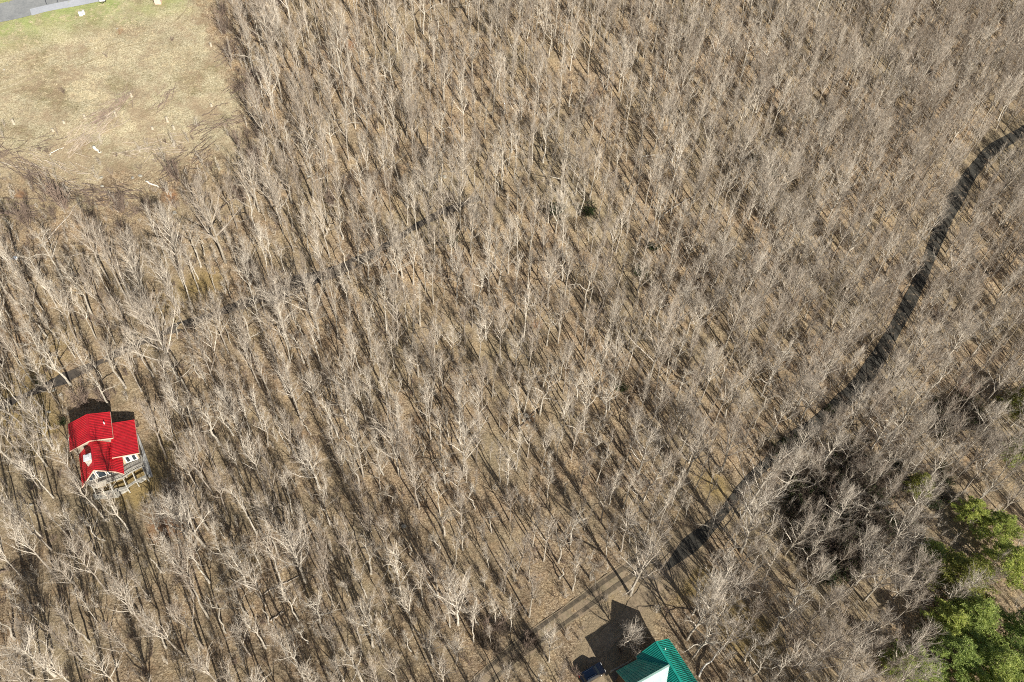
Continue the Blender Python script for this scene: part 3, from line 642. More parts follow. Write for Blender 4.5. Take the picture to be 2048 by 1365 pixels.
# trees placed one by one: foot and top as seen from the camera, kind, own label
T1 = [
 (365,552,302,441,'broad'),(199,605,146,531,'forest'),(220,567,146,426,'forest'),(255,602,205,458,'forest'),(340,555,293,476,'sparse'),(451,525,400,375,'broad'),
 (504,592,478,520,'broad'),(565,443,548,367,'forest'),(357,760,300,612,'broad'),(425,678,401,593,'oak'),(501,681,480,593,'oak'),(580,698,562,578,'broad'),(193,678,140,575,'sparse'),
 (29,543,0,487,'sparse'),(97,649,53,563,'forest'),(38,698,0,580,'sparse'),(82,700,47,630,'sapling'),(94,716,53,657,'sparse'),(220,813,166,730,'oak'),(120,810,76,757,'forest'),
 (85,819,17,737,'sparse'),(20,848,0,816,'forest'),(240,754,199,690,'forest'),(334,918,270,825,'forest'),(400,901,337,798,'oak'),(94,933,32,857,'broad'),(82,980,29,921,'forest'),
 (164,968,97,883,'forest'),(211,1040,129,950,'forest'),(73,1032,38,986,'sparse'),(411,1094,372,1005,'broad'),(364,1154,312,1064,'sparse'),(417,1238,340,1100,'sparse'),(501,1182,466,1109,'oak'),
 (569,1197,505,1080,'sparse'),(558,1113,500,1000,'sparse'),(612,1166,573,1064,'broad'),(616,1086,583,1021,'forest'),(636,1100,620,1068,'snag'),(655,1252,640,1195,'forest'),(452,1266,420,1190,'hook'),
 (539,1251,525,1220,'snag'),(656,1275,620,1180,'oak'),(727,1366,705,1280,'oak'),(772,1320,757,1258,'sparse'),(747,1294,735,1205,'oak'),(810,1222,785,1100,'sparse'),(848,1215,828,1120,'sparse'),
 (877,1195,872,1120,'forest'),(900,1255,887,1200,'sparse'),(916,1250,925,1175,'broad'),(909,1137,912,1050,'sparse'),(957,1250,985,1195,'hook'),(610,1366,580,1290,'oak'),(882,1280,868,1235,'forest'),
 (706,1240,717,1223,'snag'),(767,950,758,866,'hook'),(854,841,848,745,'oak'),(801,817,788,757,'hook'),(732,840,718,750,'forest'),(886,817,886,700,'sparse'),(800,952,800,845,'broad'),
 (897,874,897,815,'oak'),(927,944,927,865,'broad'),(975,770,981,715,'sapling'),(1079,829,1090,725,'oak'),(766,747,763,690,'forest'),(727,954,727,845,'forest'),(937,772,925,728,'oak'),
 (1298,757,1345,640,'broad'),(1116,687,1123,600,'forest'),(1096,590,1112,505,'broad'),(1168,622,1182,512,'oak'),(1235,575,1251,500,'sparse'),(1334,587,1364,505,'forest'),(1406,777,1452,715,'broad'),
 (1449,695,1504,600,'broad'),(1366,747,1397,685,'forest'),(1449,835,1490,760,'oak'),(1281,835,1292,765,'forest'),(1254,740,1272,645,'sparse'),(1295,655,1314,575,'sparse'),(1196,775,1217,675,'sparse'),
 (1126,787,1140,695,'forest'),(1084,777,1088,710,'oak'),(1217,820,1237,745,'oak'),(1434,637,1456,585,'sapling'),(1212,914,1230,865,'sparse'),(1286,1002,1322,908,'oak'),(1270,1007,1283,960,'forest'),
 (1366,944,1376,885,'sparse'),(1374,948,1427,868,'broad'),(1388,983,1412,915,'sparse'),(1288,1075,1327,1015,'oak'),(1481,1037,1552,925,'broad'),(1444,1063,1482,980,'forest'),(1481,1104,1538,1005,'broad'),
 (1415,1078,1442,1015,'oak'),(1455,1118,1468,1052,'oak'),(1223,1080,1237,1045,'sapling'),(1569,1111,1608,1045,'broad'),(1260,1190,1285,1085,'broad'),(1424,1137,1442,1098,'sapling'),(1412,1254,1432,1145,'broad'),
 (1373,1280,1392,1190,'broad'),(1545,1262,1604,1175,'oak'),(1592,1334,1654,1235,'broad'),(1622,1340,1675,1270,'sparse'),(1383,1316,1404,1240,'oak'),(1255,1292,1262,1250,'broad'),(1668,735,1717,620,'forest'),
 (1795,758,1857,655,'broad'),(1882,738,1934,645,'broad'),(1765,893,1852,775,'oak'),(1771,855,1822,790,'forest'),(1695,858,1728,780,'broad'),(1795,922,1852,855,'oak'),(1968,644,1992,598,'broad'),
 (2012,910,2044,868,'oak'),(1640,935,1668,858,'broad'),(1715,965,1748,908,'broad'),(1727,1202,1783,1110,'broad'),(1692,1013,1713,980,'oak'),(1815,1103,1853,1058,'oak'),(542,125,521,8,'broad'),
 (599,137,592,45,'forest'),(648,145,640,58,'hook'),(693,221,716,35,'oak'),(751,98,744,15,'sparse'),(787,178,787,90,'oak'),(687,209,678,115,'sparse'),(629,266,610,150,'forest'),(742,230,736,145,'forest'),
 (668,270,665,180,'forest'),(758,182,755,115,'sparse'),(1121,365,1112,230,'oak'),(1150,391,1170,295,'broad'),(1057,385,1052,305,'forest'),(1111,467,1115,390,'broad'),(1150,460,1154,400,'sparse'),
 (1215,286,1217,200,'forest'),(1230,362,1243,275,'sparse'),(1308,300,1324,205,'broad'),(1340,382,1364,285,'broad'),(1390,112,1412,35,'broad'),(1392,272,1404,200,'broad'),(1237,185,1272,90,'broad'),
 (1097,115,1104,25,'oak'),(1016,252,1019,185,'sapling'),(1450,212,1462,130,'forest'),(623,520,606,410,'sparse'),(562,447,540,352,'broad'),(795,580,773,485,'oak'),(760,512,748,425,'oak'),(839,495,832,360,'sparse'),
 (859,457,846,340,'broad'),(921,460,922,330,'broad'),(979,520,974,395,'sparse'),(869,520,874,455,'broad'),(637,662,632,560,'broad'),(659,600,643,525,'forest'),(572,680,558,560,'forest'),(959,622,963,520,'oak'),
 (717,525,676,455,'broad'),(815,655,800,560,'sparse'),(972,680,978,620,'broad'),(875,690,868,630,'oak'),(448,427,463,478,'x')]
OWN = {
 (357,760): 'huge pale spreading bare tree standing over the dark track above the red-roofed house',
 (1260,1190): 'big pale spreading bare tree at the forking of the dirt driveway above the green-roofed house',
 (220,813): 'pale crooked bare tree rising right behind the upper red gable roof',
 (334,918): 'bare tree whose twigs reach over the right edge of the red shed roof',
 (400,901): 'contorted pale tree with a thick limb, just right of the red-roofed house',
 (164,968): 'bare tree in front of the lower left corner of the red-roofed house',
 (706,1240): 'short broken orange-pale stump trunk leaning among the lower woods',
 (504,592): 'round fan-crowned pale bare tree above the dark track',
 (542,125): 'large pale bare tree at the woods edge beside the top of the clearing',
 (693,221): 'tall crooked pale bare tree with a strongly bent trunk near the top of the woods',
 (1121,365): 'bright whitish gnarled dead tree in the upper middle of the woods',
 (1168,622): 'bright forked gnarled tree in the middle of the woods',
 (1481,1037): 'wide round-crowned bare tree on the left bank of the paved lane near its lower end',
 (1640,935): 'fan-shaped round bare tree just below the bend of the paved lane',
 (1383,1316): 'pale bare tree beside the right edge of the green roof',
 (1255,1292): 'small bare tree standing in the shadow of the green-roofed house',
 (1412,1254): 'pale two-limbed bare tree between the green-roofed house and the lane',
 (1545,1262): 'large gnarled many-limbed bare tree right of the green-roofed house, below the lane',
 (767,950): 'thin pale trunk with a hooked broken top in the middle lower woods',
 (365,552): 'tall white-limbed bare tree below the rusty brush at the edge of the clearing',
 (1390,112): 'dark bushy-crowned bare tree near the top of the woods',
 (1765,893): 'pale twisted bare tree right of the paved lane, over a dark hollow',
 (1795,758): 'broad bare tree close on the right side of the lane bend',
 (1727,1202): 'bright-limbed bare tree left of the tall pines',
 (1298,757): 'straight tall bare tree with a round crown in the right middle of the woods',
 (1288,1075): 'dark-trunked leaning bare tree above the driveway fork',
 (1455,1118): 'whitish curly-limbed bare tree beside the lower end of the paved lane',
 (839,495): 'very tall slim pale bare trunk in the upper middle woods',
 (636,1100): 'short pale broken snag in the lower left woods',
}
HP = {}
def ztop(foot, tx, ty):
    d = ray([tx], [ty])[0]; rr = np.hypot(foot[0], foot[1]); k = rr/np.hypot(d[0], d[1]); return CH+k*d[2]-foot[2]
hand = []
fp = G([a[0] for a in T1], [a[1] for a in T1])
for a, f in zip(T1, fp):
    if a[4] == 'x': continue
    hgt = ztop(f, a[2], a[3]); lo, hi = (2, 9) if a[4] == 'snag' else (8, 24)
    if a[4] in ('broad', 'forest'): hgt *= 1.06
    hand.append((f[0], f[1], f[2], float(np.clip(hgt, lo, hi)), a[4], a[:2]))

# random woods around them, thinned by the zones the photograph shows
def minspace(pts, rmin, existing):
    cell = {}; out = []
    def put(x, y, rr): cell.setdefault((int(x//4), int(y//4)), []).append((x, y, rr))
    for e in existing: put(e[0], e[1], 2.2)
    for x, y, rr in pts:
        ok = True
        for i in range(int(x//4)-1, int(x//4)+2):
            for j in range(int(y//4)-1, int(y//4)+2):
                for (a, b, c) in cell.get((i, j), ()):
                    if (a-x)**2+(b-y)**2 < max(rr, c*.6)**2: ok = False; break
                if not ok: break
            if not ok: break
        if ok: put(x, y, rr); out.append((x, y))
    return out
PINES = [(1898,1175,1892,1078,1.0),(1925,1255,1925,1165,1.0),(1990,1150,2000,1062,.9),(1880,1330,1885,1240,.9),(1962,1352,1972,1255,1.),(1982,1075,1990,1010,.8),(1928,1040,1938,985,.6),(2025,1300,2040,1205,1.),(1828,985,1832,935,.5),(2030,830,2046,755,.8),(1818,1350,1825,1298,.8),(1790,1345,1795,1290,.6),(2025,925,2042,862,.7),(1885,1265,1890,1200,.8),(1850,1120,1858,1070,.5),(1960,1410,1975,1320,1.),(2040,1380,2060,1290,.9)]
pf = G([p[0] for p in PINES], [p[1] for p in PINES])
NC = 26000
cx_ = rng.uniform(-175, 225, NC); cy_ = rng.uniform(22, 275, NC)
q = proj(np.column_stack([cx_, cy_, zt(cx_, cy_)]))
mgn = 170
ok = (q[:, 0] > -mgn) & (q[:, 0] < 2048+mgn) & (q[:, 1] > -40) & (q[:, 1] < 1365+260)
ok &= ~inpoly(cx_, cy_, CLW)
TC = to_world([(-400, -200), (430, -60), (455, 60), (490, 130), (515, 200), (530, 300), (545, 360), (500, 420), (440, 490), (330, 530), (200, 560), (100, 540), (0, 525), (-400, 525)])
ok &= ~inpoly(cx_, cy_, TC)
ok &= ~((q[:, 0] > 110) & (q[:, 0] < 330) & (q[:, 1] > 790) & (q[:, 1] < 1075))
ok &= ~((q[:, 0] > 1790) & (q[:, 1] > 1030) & (rng.random(NC) < .95))
ok &= ~((q[:, 0] > 1535) & (q[:, 0] < 1745) & (q[:, 1] > 980) & (q[:, 1] < 1265) & (rng.random(NC) < .66))
ok &= ~((q[:, 0] > 1820) & (q[:, 0] < 1960) & (q[:, 1] > 800) & (q[:, 1] < 930) & (rng.random(NC) < .7))
ok &= dpoly(cx_, cy_, wl['LANE']) > 2.4
ok &= dpoly(cx_, cy_, wl['DRIVE']) > 4.
ok &= dpoly(cx_, cy_, [tuple(a) for a in RW[::3]]) > 2.6
ok &= dpoly(cx_, cy_, wl['TRACK']) > 1.5
ok &= dpoly(cx_, cy_, wl['ROAD']) > 12
def keepout(cx0, cy0, r): global ok; ok &= (cx_-cx0)**2+(cy_-cy0)**2 > r*r
for u, v, r_ in ((1, -.5, 6.5), (7, 0, 6.5), (11, 2, 5.5), (5, 5, 5)):
    p = HM @ Vector((u, v, 0)); keepout(p.x, p.y, r_)
for px, py, r_ in ((1300, 1330, 11), (1240, 1290, 7), (1190, 1330, 7), (1215, 1220, 6), (1150, 1290, 5), (1340, 1230, 4), (1310, 1180, 3), (1110, 1240, 4), (1370, 1150, 5), (1290, 1420, 14)):
    c = g1(px, py); keepout(c[0], c[1], r_)
for f, p_ in zip(pf, PINES): keepout(f[0], f[1], 2.5*p_[4])
cand = np.column_stack([cx_, cy_])[ok]; cq = q[ok]
def spacing(px, py):
    s = 2.85
    if px > 1300 and py < 700: s = 2.15
    if px < 700 and py > 1000: s = 3.05
    if 750 < px < 1250 and py > 1000: s = 3.0
    if px < 600 and 330 < py < 700: s = 2.7
    if px > 1500 and py > 650: s = 2.6
    return s
cl = [(x, y, spacing(a, b)*(.75+.5*random.random())) for (x, y), (a, b) in zip(cand, cq)]
rest = minspace(cl, 0, [(h_[0], h_[1]) for h_ in hand])
allt = list(hand)
for x, y in rest:
    z = float(zt(x, y)); a, b = proj(np.array([[x, y, z]]))[0]; u = random.random()
    if a > 1350 and b < 750: kind = 'forest' if u < .38 else 'broad' if u < .62 else 'sparse' if u < .72 else 'oak' if u < .75 else 'sapling'
    elif a > 1550 and b > 700: kind = 'broad' if u < .35 else 'forest' if u < .65 else 'oak' if u < .75 else 'sapling'
    elif 780 < a < 1300 and b > 980: kind = 'forest' if u < .2 else 'sparse' if u < .42 else 'oak' if u < .52 else 'hook' if u < .57 else 'snag' if u < .60 else 'sapling'
    else: kind = 'forest' if u < .27 else 'sparse' if u < .52 else 'broad' if u < .58 else 'oak' if u < .70 else 'hook' if u < .76 else 'snag' if u < .78 else 'sapling'
    base = dict(forest=14.5, sparse=14, broad=12.5, oak=12.5, sapling=9, snag=6, hook=10)[kind]
    if a > 1350 and b < 750: base *= .93
    hgt = base*random.choice((.8, .92, .92, 1.))*random.uniform(.75, 1.25)
    allt.append((x, y, z, hgt, kind, None))
# how large each shows: the largest 300 are things of their own
def size(t):
    p = proj(np.array([[t[0], t[1], t[2]], [t[0], t[1], t[2]+t[3]]])); c = p.mean(0)
    if not (-30 < c[0] < 2078 and -30 < c[1] < 1395): return 0
    return float(np.hypot(*(p[1]-p[0])))*({'sapling': .35, 'snag': .5}.get(t[4], 1))
hs = [t for t in allt if t[5]]; rs = sorted([t for t in allt if not t[5]], key=size, reverse=True)
NI = 300-len(hs); single = hs+rs[:NI]; mass = rs[NI:]
ADJ = dict(forest='straight grey bare tree with a narrow twiggy crown', sparse='slim pale bare tree with few short branches', broad='bare tree with a wide dense fan of pale twigs', oak='gnarled pale bare tree with crooked thick limbs', sapling='thin pale leafless sapling', snag='broken pale dead trunk without a crown', hook='bent pale bare tree with a hooked stem')
CATS = dict(snag='dead tree', sapling='sapling')
LM = [(180,860,'the red-roofed house'),(1300,1320,'the green-roofed house'),(1260,1170,'the big tree at the driveway fork'),(1185,1345,'the navy car'),(300,365,'the white log'),(357,740,'the huge tree above the red house'),(1121,340,'the whitish dead tree'),(693,180,'the tall crooked tree'),(542,100,'the large tree beside the clearing'),(706,1240,'the short orange-pale broken trunk'),(767,920,'the thin hooked trunk'),(1052,835,'the middle rock pile'),(1095,935,'the small lower rock pile'),(1168,590,'the bright forked gnarled tree'),(1305,502,'the small round green bush'),(1507,325,'the upper right green bush'),(1481,1010,'the wide round tree by the lane'),(1640,910,'the fan-shaped tree below the bend'),(1828,980,'the lone pale green pine'),(1898,1140,'the tallest yellow-tipped pine'),(1390,90,'the dark bushy tree'),(2038,815,'the yellow-green pine'),(808,1053,'the boulder in the lower woods'),(636,1085,'the short lower left snag'),(30,517,'the pale blue tarp'),(1306,312,'the thin white pole'),(895,350,'the pale flat boulder'),(1238,782,'the small mid-right green bush'),(1545,1230,'the many-limbed tree below the lane'),(504,570,'the round fan-crowned tree'),(560,1170,'the long thin fallen stem'),(1710,178,'the fallen grey limb'),(985,1262,'the thicket by the rutted driveway'),(839,440,'the very tall slim trunk'),(1890,440,'the upper bend of the lane'),(1740,740,'the lower bend of the lane'),(700,385,'the upper left thicket'),(1108,432,'the dark green middle bushes'),(1360,410,'the fallen grey trunk'),(1180,210,'the brush patch near the top')]
SADJ = dict(forest='straight grey bare tree', sparse='slim pale bare tree', broad='fan-crowned bare tree', oak='gnarled pale tree', sapling='thin leafless sapling', snag='broken dead trunk', hook='bent pale tree')
ORD = ['nearest', 'second nearest', 'third nearest', 'fourth nearest', 'fifth nearest', 'sixth nearest', 'seventh nearest', 'eighth nearest', 'ninth nearest', 'tenth nearest']+['%dth nearest' % k for k in range(11, 60)]
DIRS = ['right of', 'above right of', 'above', 'above left of', 'left of', 'below left of', 'below', 'below right of']
LAB = {}; buck = {}
for n_, t in enumerate(single):
    px, py = proj(np.array([[t[0], t[1], t[2]]]))[0]
    if t[5] in OWN: LAB[n_] = OWN[t[5]]; continue
    d, x0, y0, ph = min((math.hypot(px-a, py-b), a, b, c) for a, b, c in LM)
    k = int(round(math.atan2(y0-py, px-x0)/(math.pi/4))) % 8
    buck.setdefault((t[4], k, ph), []).append((d, n_))
for (kd, k, ph), L_ in buck.items():
    for m_, (d, n_) in enumerate(sorted(L_)):
        LAB[n_] = (ORD[m_]+' ' if len(L_) > 1 else '')+SADJ[kd]+' '+DIRS[k]+' '+ph
        if len(LAB[n_].replace('-', ' ').split()) > 16: LAB[n_] = LAB[n_].replace(' bare tree ', ' tree ', 1)
        if len(LAB[n_].replace('-', ' ').split()) > 16: LAB[n_] = LAB[n_].replace('straight grey ', 'grey ', 1).replace(' nearest', '', 1)
cache = {}
for n_, t in enumerate(single):
    x, y, z, hgt, kind, key = t
    i = random.randrange(len(PROTO[kind])); tm, cm, jm, H = PROTO[kind][i]
    px, py = proj(np.array([[x, y, z]]))[0]
    lab = LAB[n_]
    nm = {'snag': 'dead_trunk', 'sapling': 'sapling'}.get(kind, 'bare_tree')
    if (kind, i) not in cache:
        r0 = thing(nm, lab, CATS.get(kind, 'tree')); link('trunk', tm, r0); link('crown', cm, r0); cache[(kind, i)] = r0
    else: r0 = copy_tree(cache[(kind, i)])
    r0.name = nm; r0['label'] = lab; r0['group'] = 'bare trees of the woods'
    s = hgt/H; w_ = s*random.uniform(.85, 1.2) if kind != 'broad' else s*random.uniform(.95, 1.25)
    w_ = w_*.6+.4*random.uniform(.85, 1.1)
    r0.location = (x, y, z-.15); r0.rotation_euler = (random.gauss(0, .025), random.gauss(0, .025), random.uniform(0, 6.28)); r0.scale = (w_, w_, s)

# everything smaller: one mass instanced on points
def scatter(name, pts, protos, label, cat, z_off=-.1):
    """pts: list of (x,y,z, rz, sxy, sz, index)"""
    P = np.array(pts, float); me = bpy.data.meshes.new(name); me.vertices.add(len(P)); me.vertices.foreach_set('co', (P[:, :3]+[0, 0, z_off]).astype(np.float32).ravel())
    def attr(n, typ, arr, f): a = me.attributes.new(n, typ, 'POINT'); a.data.foreach_set(f, arr)
    r = np.random.default_rng(9); rot = np.column_stack([r.normal(0, .03, len(P)), r.normal(0, .03, len(P)), P[:, 3]]).astype(np.float32)
    attr('rot', 'FLOAT_VECTOR', rot.ravel(), 'vector'); attr('scl', 'FLOAT_VECTOR', P[:, [4, 4, 5]].astype(np.float32).ravel(), 'vector'); attr('idx', 'INT', P[:, 6].astype(np.int32), 'value')
    o = link(name, me); coll = bpy.data.collections.new(name+'_parts')
    for i, m in enumerate(protos): coll.objects.link(bpy.data.objects.new('%s_kind_%02d' % (name, i), m))
    ng = bpy.data.node_groups.new(name, 'GeometryNodeTree'); ng.interface.new_socket('Geometry', in_out='INPUT', socket_type='NodeSocketGeometry'); ng.interface.new_socket('Geometry', in_out='OUTPUT', socket_type='NodeSocketGeometry')
    gi = ng.nodes.new('NodeGroupInput'); go = ng.nodes.new('NodeGroupOutput'); ip = ng.nodes.new('GeometryNodeInstanceOnPoints'); ci = ng.nodes.new('GeometryNodeCollectionInfo')
    ci.inputs['Collection'].default_value = coll; ci.inputs['Separate Children'].default_value = True; ip.inputs['Pick Instance'].default_value = True
    def na(n, t): a = ng.nodes.new('GeometryNodeInputNamedAttribute'); a.data_type = t; a.inputs['Name'].default_value = n; return [s for s in a.outputs if s.enabled and s.name == 'Attribute'][0]
    L = ng.links.new; L(gi.outputs[0], ip.inputs['Points']); L(ci.outputs[0], ip.inputs['Instance']); L(na('idx', 'INT'), ip.inputs['Instance Index']); L(na('rot', 'FLOAT_VECTOR'), ip.inputs['Rotation']); L(na('scl', 'FLOAT_VECTOR'), ip.inputs['Scale']); L(ip.outputs[0], go.inputs[0])
    md = o.modifiers.new('scatter', 'NODES'); md.node_group = ng
    return tag(o, label, cat, kind='stuff')
flat = []; off = {}
for k, L_ in PROTO.items():
    for i, p_ in enumerate(L_): off[(k, i)] = len(flat); flat.append(p_[2])
pts = []
for x, y, z, hgt, kind, _ in mass:
    i = random.randrange(len(PROTO[kind])); s = hgt/PROTO[kind][i][3]; w_ = s*random.uniform(.85, 1.25)*.6+.4*random.uniform(.85, 1.1)
    pts.append((x, y, z, random.uniform(0, 6.28), w_, s, off[(kind, i)]))
scatter('bare_woods', pts, flat, 'dense leafless woods filling the rest of the hillside', 'woods')
print('trees', len(single), len(mass), 'clearing', len(hs))

# ------------------------------------------------------------------ pines, evergreen bushes, brush
def leaf_mat(name, lo, hi, tip):
    m, nt, b = newmat(name); P = N(nt, 'ShaderNodeNewGeometry').outputs['Position']; oi = N(nt, 'ShaderNodeObjectInfo')
    c = ramp(nt, noise(nt, P, 1.3, 4, .7), [(.3, lo), (.55, hi), (.75, tip)])
    v = ramp(nt, oi.outputs['Random'], [(0, (.8, .85, .8)), (1, (1.2, 1.1, .95))])
    nt.links.new(mixc(nt, 1., c, v, 'MULTIPLY'), b.inputs['Base Color']); b.inputs['Roughness'].default_value = .6
    col_ = b.inputs['Base Color'].links[0].from_socket; tr_ = N(nt, 'ShaderNodeBsdfTranslucent'); nt.links.new(col_, tr_.inputs[0]); mx = N(nt, 'ShaderNodeMixShader'); mx.inputs[0].default_value = .32
    nt.links.new(b.outputs[0], mx.inputs[1]); nt.links.new(tr_.outputs[0], mx.inputs[2]); nt.links.new(mx.outputs[0], nt.nodes['Material Output'].inputs[0])
    return m
NEEDLE = leaf_mat('needles', (.10, .16, .04), (.40, .49, .13), (.70, .70, .30))
NEEDLEY = leaf_mat('yellow_needles', (.10, .14, .03), (.26, .29, .07), (.42, .40, .10))
LAUREL = leaf_mat('laurel_leaves', (.02, .04, .012), (.06, .095, .03), (.12, .16, .06))
def gen_pine(seed, H=17, R=3.9, tuft=.36, dense=1.0):
    r = np.random.default_rng(seed); mb = MB(); t = np.linspace(0, 1, 9)
    T = np.column_stack([np.cumsum(r.normal(0, .05, 9)), np.cumsum(r.normal(0, .05, 9)), H*t]); mb.tube(T, .22*(1-t)+.03, 8)
    P0 = []; P1 = []; C = []; z = H*.22; ph = 0
    while z < H*.98:
        rel = (z-H*.22)/(H*.78); n = int(5+r.integers(0, 3))
        for k in range(n):
            ph += 2*math.pi/n+r.normal(0, .2); L = R*min(1, 1.25*(1-rel))**1.0*r.uniform(.45, 1.2)+.2
            d = np.array([math.cos(ph), math.sin(ph), .18+.5*rel]); p = np.array([np.interp(z, T[:, 2], T[:, 0]), np.interp(z, T[:, 2], T[:, 1]), z]); e = p+d*L+np.array([0, 0, -.08*L])
            P0.append(p); P1.append(e)
            m = int(8.5*L*dense)
            if m: s = r.uniform(.3, 1, m)[:, None]**.7; C.append(p+(e-p)*s+r.normal(0, .14+.16*L/R, (m, 3))*[1, 1, .35])
        z += r.uniform(.7, 1.2)
    V, _, Fq = frusta(np.array(P0), np.array(P1), .05, .015, 3); C = np.concatenate(C)
    # a tuft: a spray of slim needles-wide blades
    nb = 8; i = np.repeat(np.arange(len(C)), nb); d = norm(r.normal(0, 1, (len(i), 3))+[0, 0, .7]); s_ = norm(np.cross(d, r.normal(0, 1, d.shape)))
    L = tuft*r.uniform(.6, 1.2, (len(i), 1)); w_ = .042
    A = C[i]+r.normal(0, .05, (len(i), 3)); base = len(V)
    VV = np.stack([A-s_*w_, A+s_*w_, A+d*L+s_*w_*.5, A+d*L-s_*w_*.5], 1).reshape(-1, 3); FF = base+np.arange(len(i)*4).reshape(-1, 4)
    return mb, np.concatenate([V, VV]), [Fq, FF], np.concatenate([np.zeros(len(Fq)), np.ones(len(FF))])
pro = []
for i in range(3):
    tr, V, Fs, mi = gen_pine(900+i, dense=1.3); pro.append((tr.mesh('trunk', BARKD, True), mesh_np('crown', V, Fs, [BARKD, NEEDLE], mi)))
tr, V, Fs, mi = gen_pine(977, dense=1.3); proy = (tr.mesh('trunk', BARKD, True), mesh_np('crown', V, Fs, [BARKD, NEEDLEY], mi))
PL = ['tallest of the green pines, its yellow-green tip standing highest at the lower right', 'green pine just below the tallest yellow-tipped pine', 'green pine right of the tallest yellow-tipped pine', 'green pine low at the left of the pine stand near the bottom edge', 'large green pine cut by the bottom edge of the frame in the pine stand', 'dark green pine above the right half of the pine stand', 'small green pine at the upper left tip of the pine stand', 'broad green pine in the lower right corner of the pine stand', 'small pale green bushy pine standing alone above the pine stand', 'yellow-green pine alone at the right edge above the brushy hollow', 'small dark green pine left of the stand at the bottom edge', 'smallest green pine left of the stand at the bottom edge, nearest the shaded stems', 'small green pine on the right edge just above the stand', 'small green pine on the left flank of the stand', 'small dark pine in shade left of the tallest one', 'green pine at the bottom edge, second from the right corner', 'green pine in the extreme lower right corner']
firsts = {}
for k, (p_, f) in enumerate(zip(PINES, pf)):
    pr = proy if k in (0, 8, 9) else pro[k % 3]; key = id(pr)
    if key not in firsts:
        r0 = thing('pine_tree', PL[k], 'pine'); link('trunk', pr[0], r0); link('crown', pr[1], r0); firsts[key] = r0
    else: r0 = copy_tree(firsts[key])
    r0['label'] = PL[k]; r0['group'] = 'green pines in the lower right'; hgt = float(np.clip(ztop(f, p_[2], p_[3]), 4, 22))
    r0.location = (f[0], f[1], f[2]-.1); r0.rotation_euler = (0, 0, random.uniform(0, 6)); s = p_[4]*1.5; r0.scale = (s, s, hgt*1.06/17)

def gen_bush(seed, H, R, n, leafy=0, tw=.012):
    r = np.random.default_rng(seed); a = r.uniform(0, 6.28, n); tilt = r.uniform(.05, 1, n)**.8*R/H
    d = norm(np.column_stack([np.cos(a)*tilt, np.sin(a)*tilt, np.ones(n)])); b0 = np.column_stack([np.cos(a), np.sin(a), 0*a])*r.uniform(0, .25*R, n)[:, None]
    L = H*r.uniform(.5, 1.05, n)[:, None]; mid = b0+d*L*.5; e = mid+norm(d+r.normal(0, .18, d.shape))*L*.5
    Vs = []; F4 = []; F3 = []; base = 0
    for A, B, ra, rb_ in ((b0, mid, tw*2, tw*1.4), (mid, e, tw*1.4, tw*.7)):
        V, _, Fq = frusta(A, B, ra, rb_, 3, base); Vs.append(V); F4.append(Fq); base += len(V)
    s2, e2 = children(r, np.concatenate([b0, mid]), np.concatenate([mid, e]), 4, 1., .7, .3, H*.24); V, _, Fq = frusta(s2, e2, tw, tw*.6, 3, base); Vs.append(V); F4.append(Fq); base += len(V)
    s3, e3 = children(r, s2, e2, 3, 1., .7, .2, H*.13); V, F_, _ = frusta(s3, e3, tw*.8, 0., 3, base); Vs.append(V); F3.append(F_); base += len(V)
    mi = [np.zeros(sum(map(len, F4)))]; out = F4
    if leafy:
        c = e3[r.integers(0, len(e3), leafy)]; d = norm(r.normal(0, 1, c.shape)+[0, 0, .6]); s_ = norm(np.cross(d, r.normal(0, 1, d.shape)))
        VV = np.stack([c, c+d*.08+s_*.05, c+d*.2, c+d*.08-s_*.05], 1).reshape(-1, 3); FF = base+np.arange(len(c)*4).reshape(-1, 4); Vs.append(VV); out = F4+[FF]; mi.append(np.ones(len(FF)))
    mi.append(np.zeros(len(F3[0])))
    return np.concatenate(Vs), out+F3, np.concatenate(mi)
V, Fs, mi = gen_bush(31, 3, 2.2, 26, 2600); LB = [mesh_np('foliage', V, Fs, [BARKD, LAUREL], mi)]
V, Fs, mi = gen_bush(32, 3, 2.4, 22, 2200); LB.append(mesh_np('foliage', V, Fs, [BARKD, LAUREL], mi))
for k, (px, py, s, lab) in enumerate([(1108, 432, 1.3, 'dark green evergreen bush under the gnarled trees in the middle'), (1178, 432, 1.2, 'dark green evergreen bush in deep shade right of the other middle bush'), (1305, 502, .8, 'small round green bush right of centre in the upper woods'), (1278, 552, 1.0, 'low dark green bush below the small round one'), (1507, 325, .9, 'green bush in the upper right woods'), (1545, 358, 1.1, 'low green bush below and right of another in the upper right woods'), (1238, 782, .9, 'small green bush in the middle right woods'), (908, 492, .8, 'small dull green bush in the upper middle woods'), (128, 850, .5, 'tiny green bush left of the red-roofed house'), (82, 770, .6, 'small green shrub beside the dark track above the red-roofed house')]):
    f = g1(px, py); o = link('evergreen_bush', LB[k % 2]); o.location = f; o.scale = (s, s, s*.9); o.rotation_euler[2] = k; tag(o, lab, 'bush', 'evergreen bushes in the woods')
BR = []
for i in range(3):
    V, Fs, mi = gen_bush(50+i, 4.5, 2.6, 17, 0, .024); BR.append(mesh_np('twigs', V, Fs, [TWIGD, TWIGD], mi))
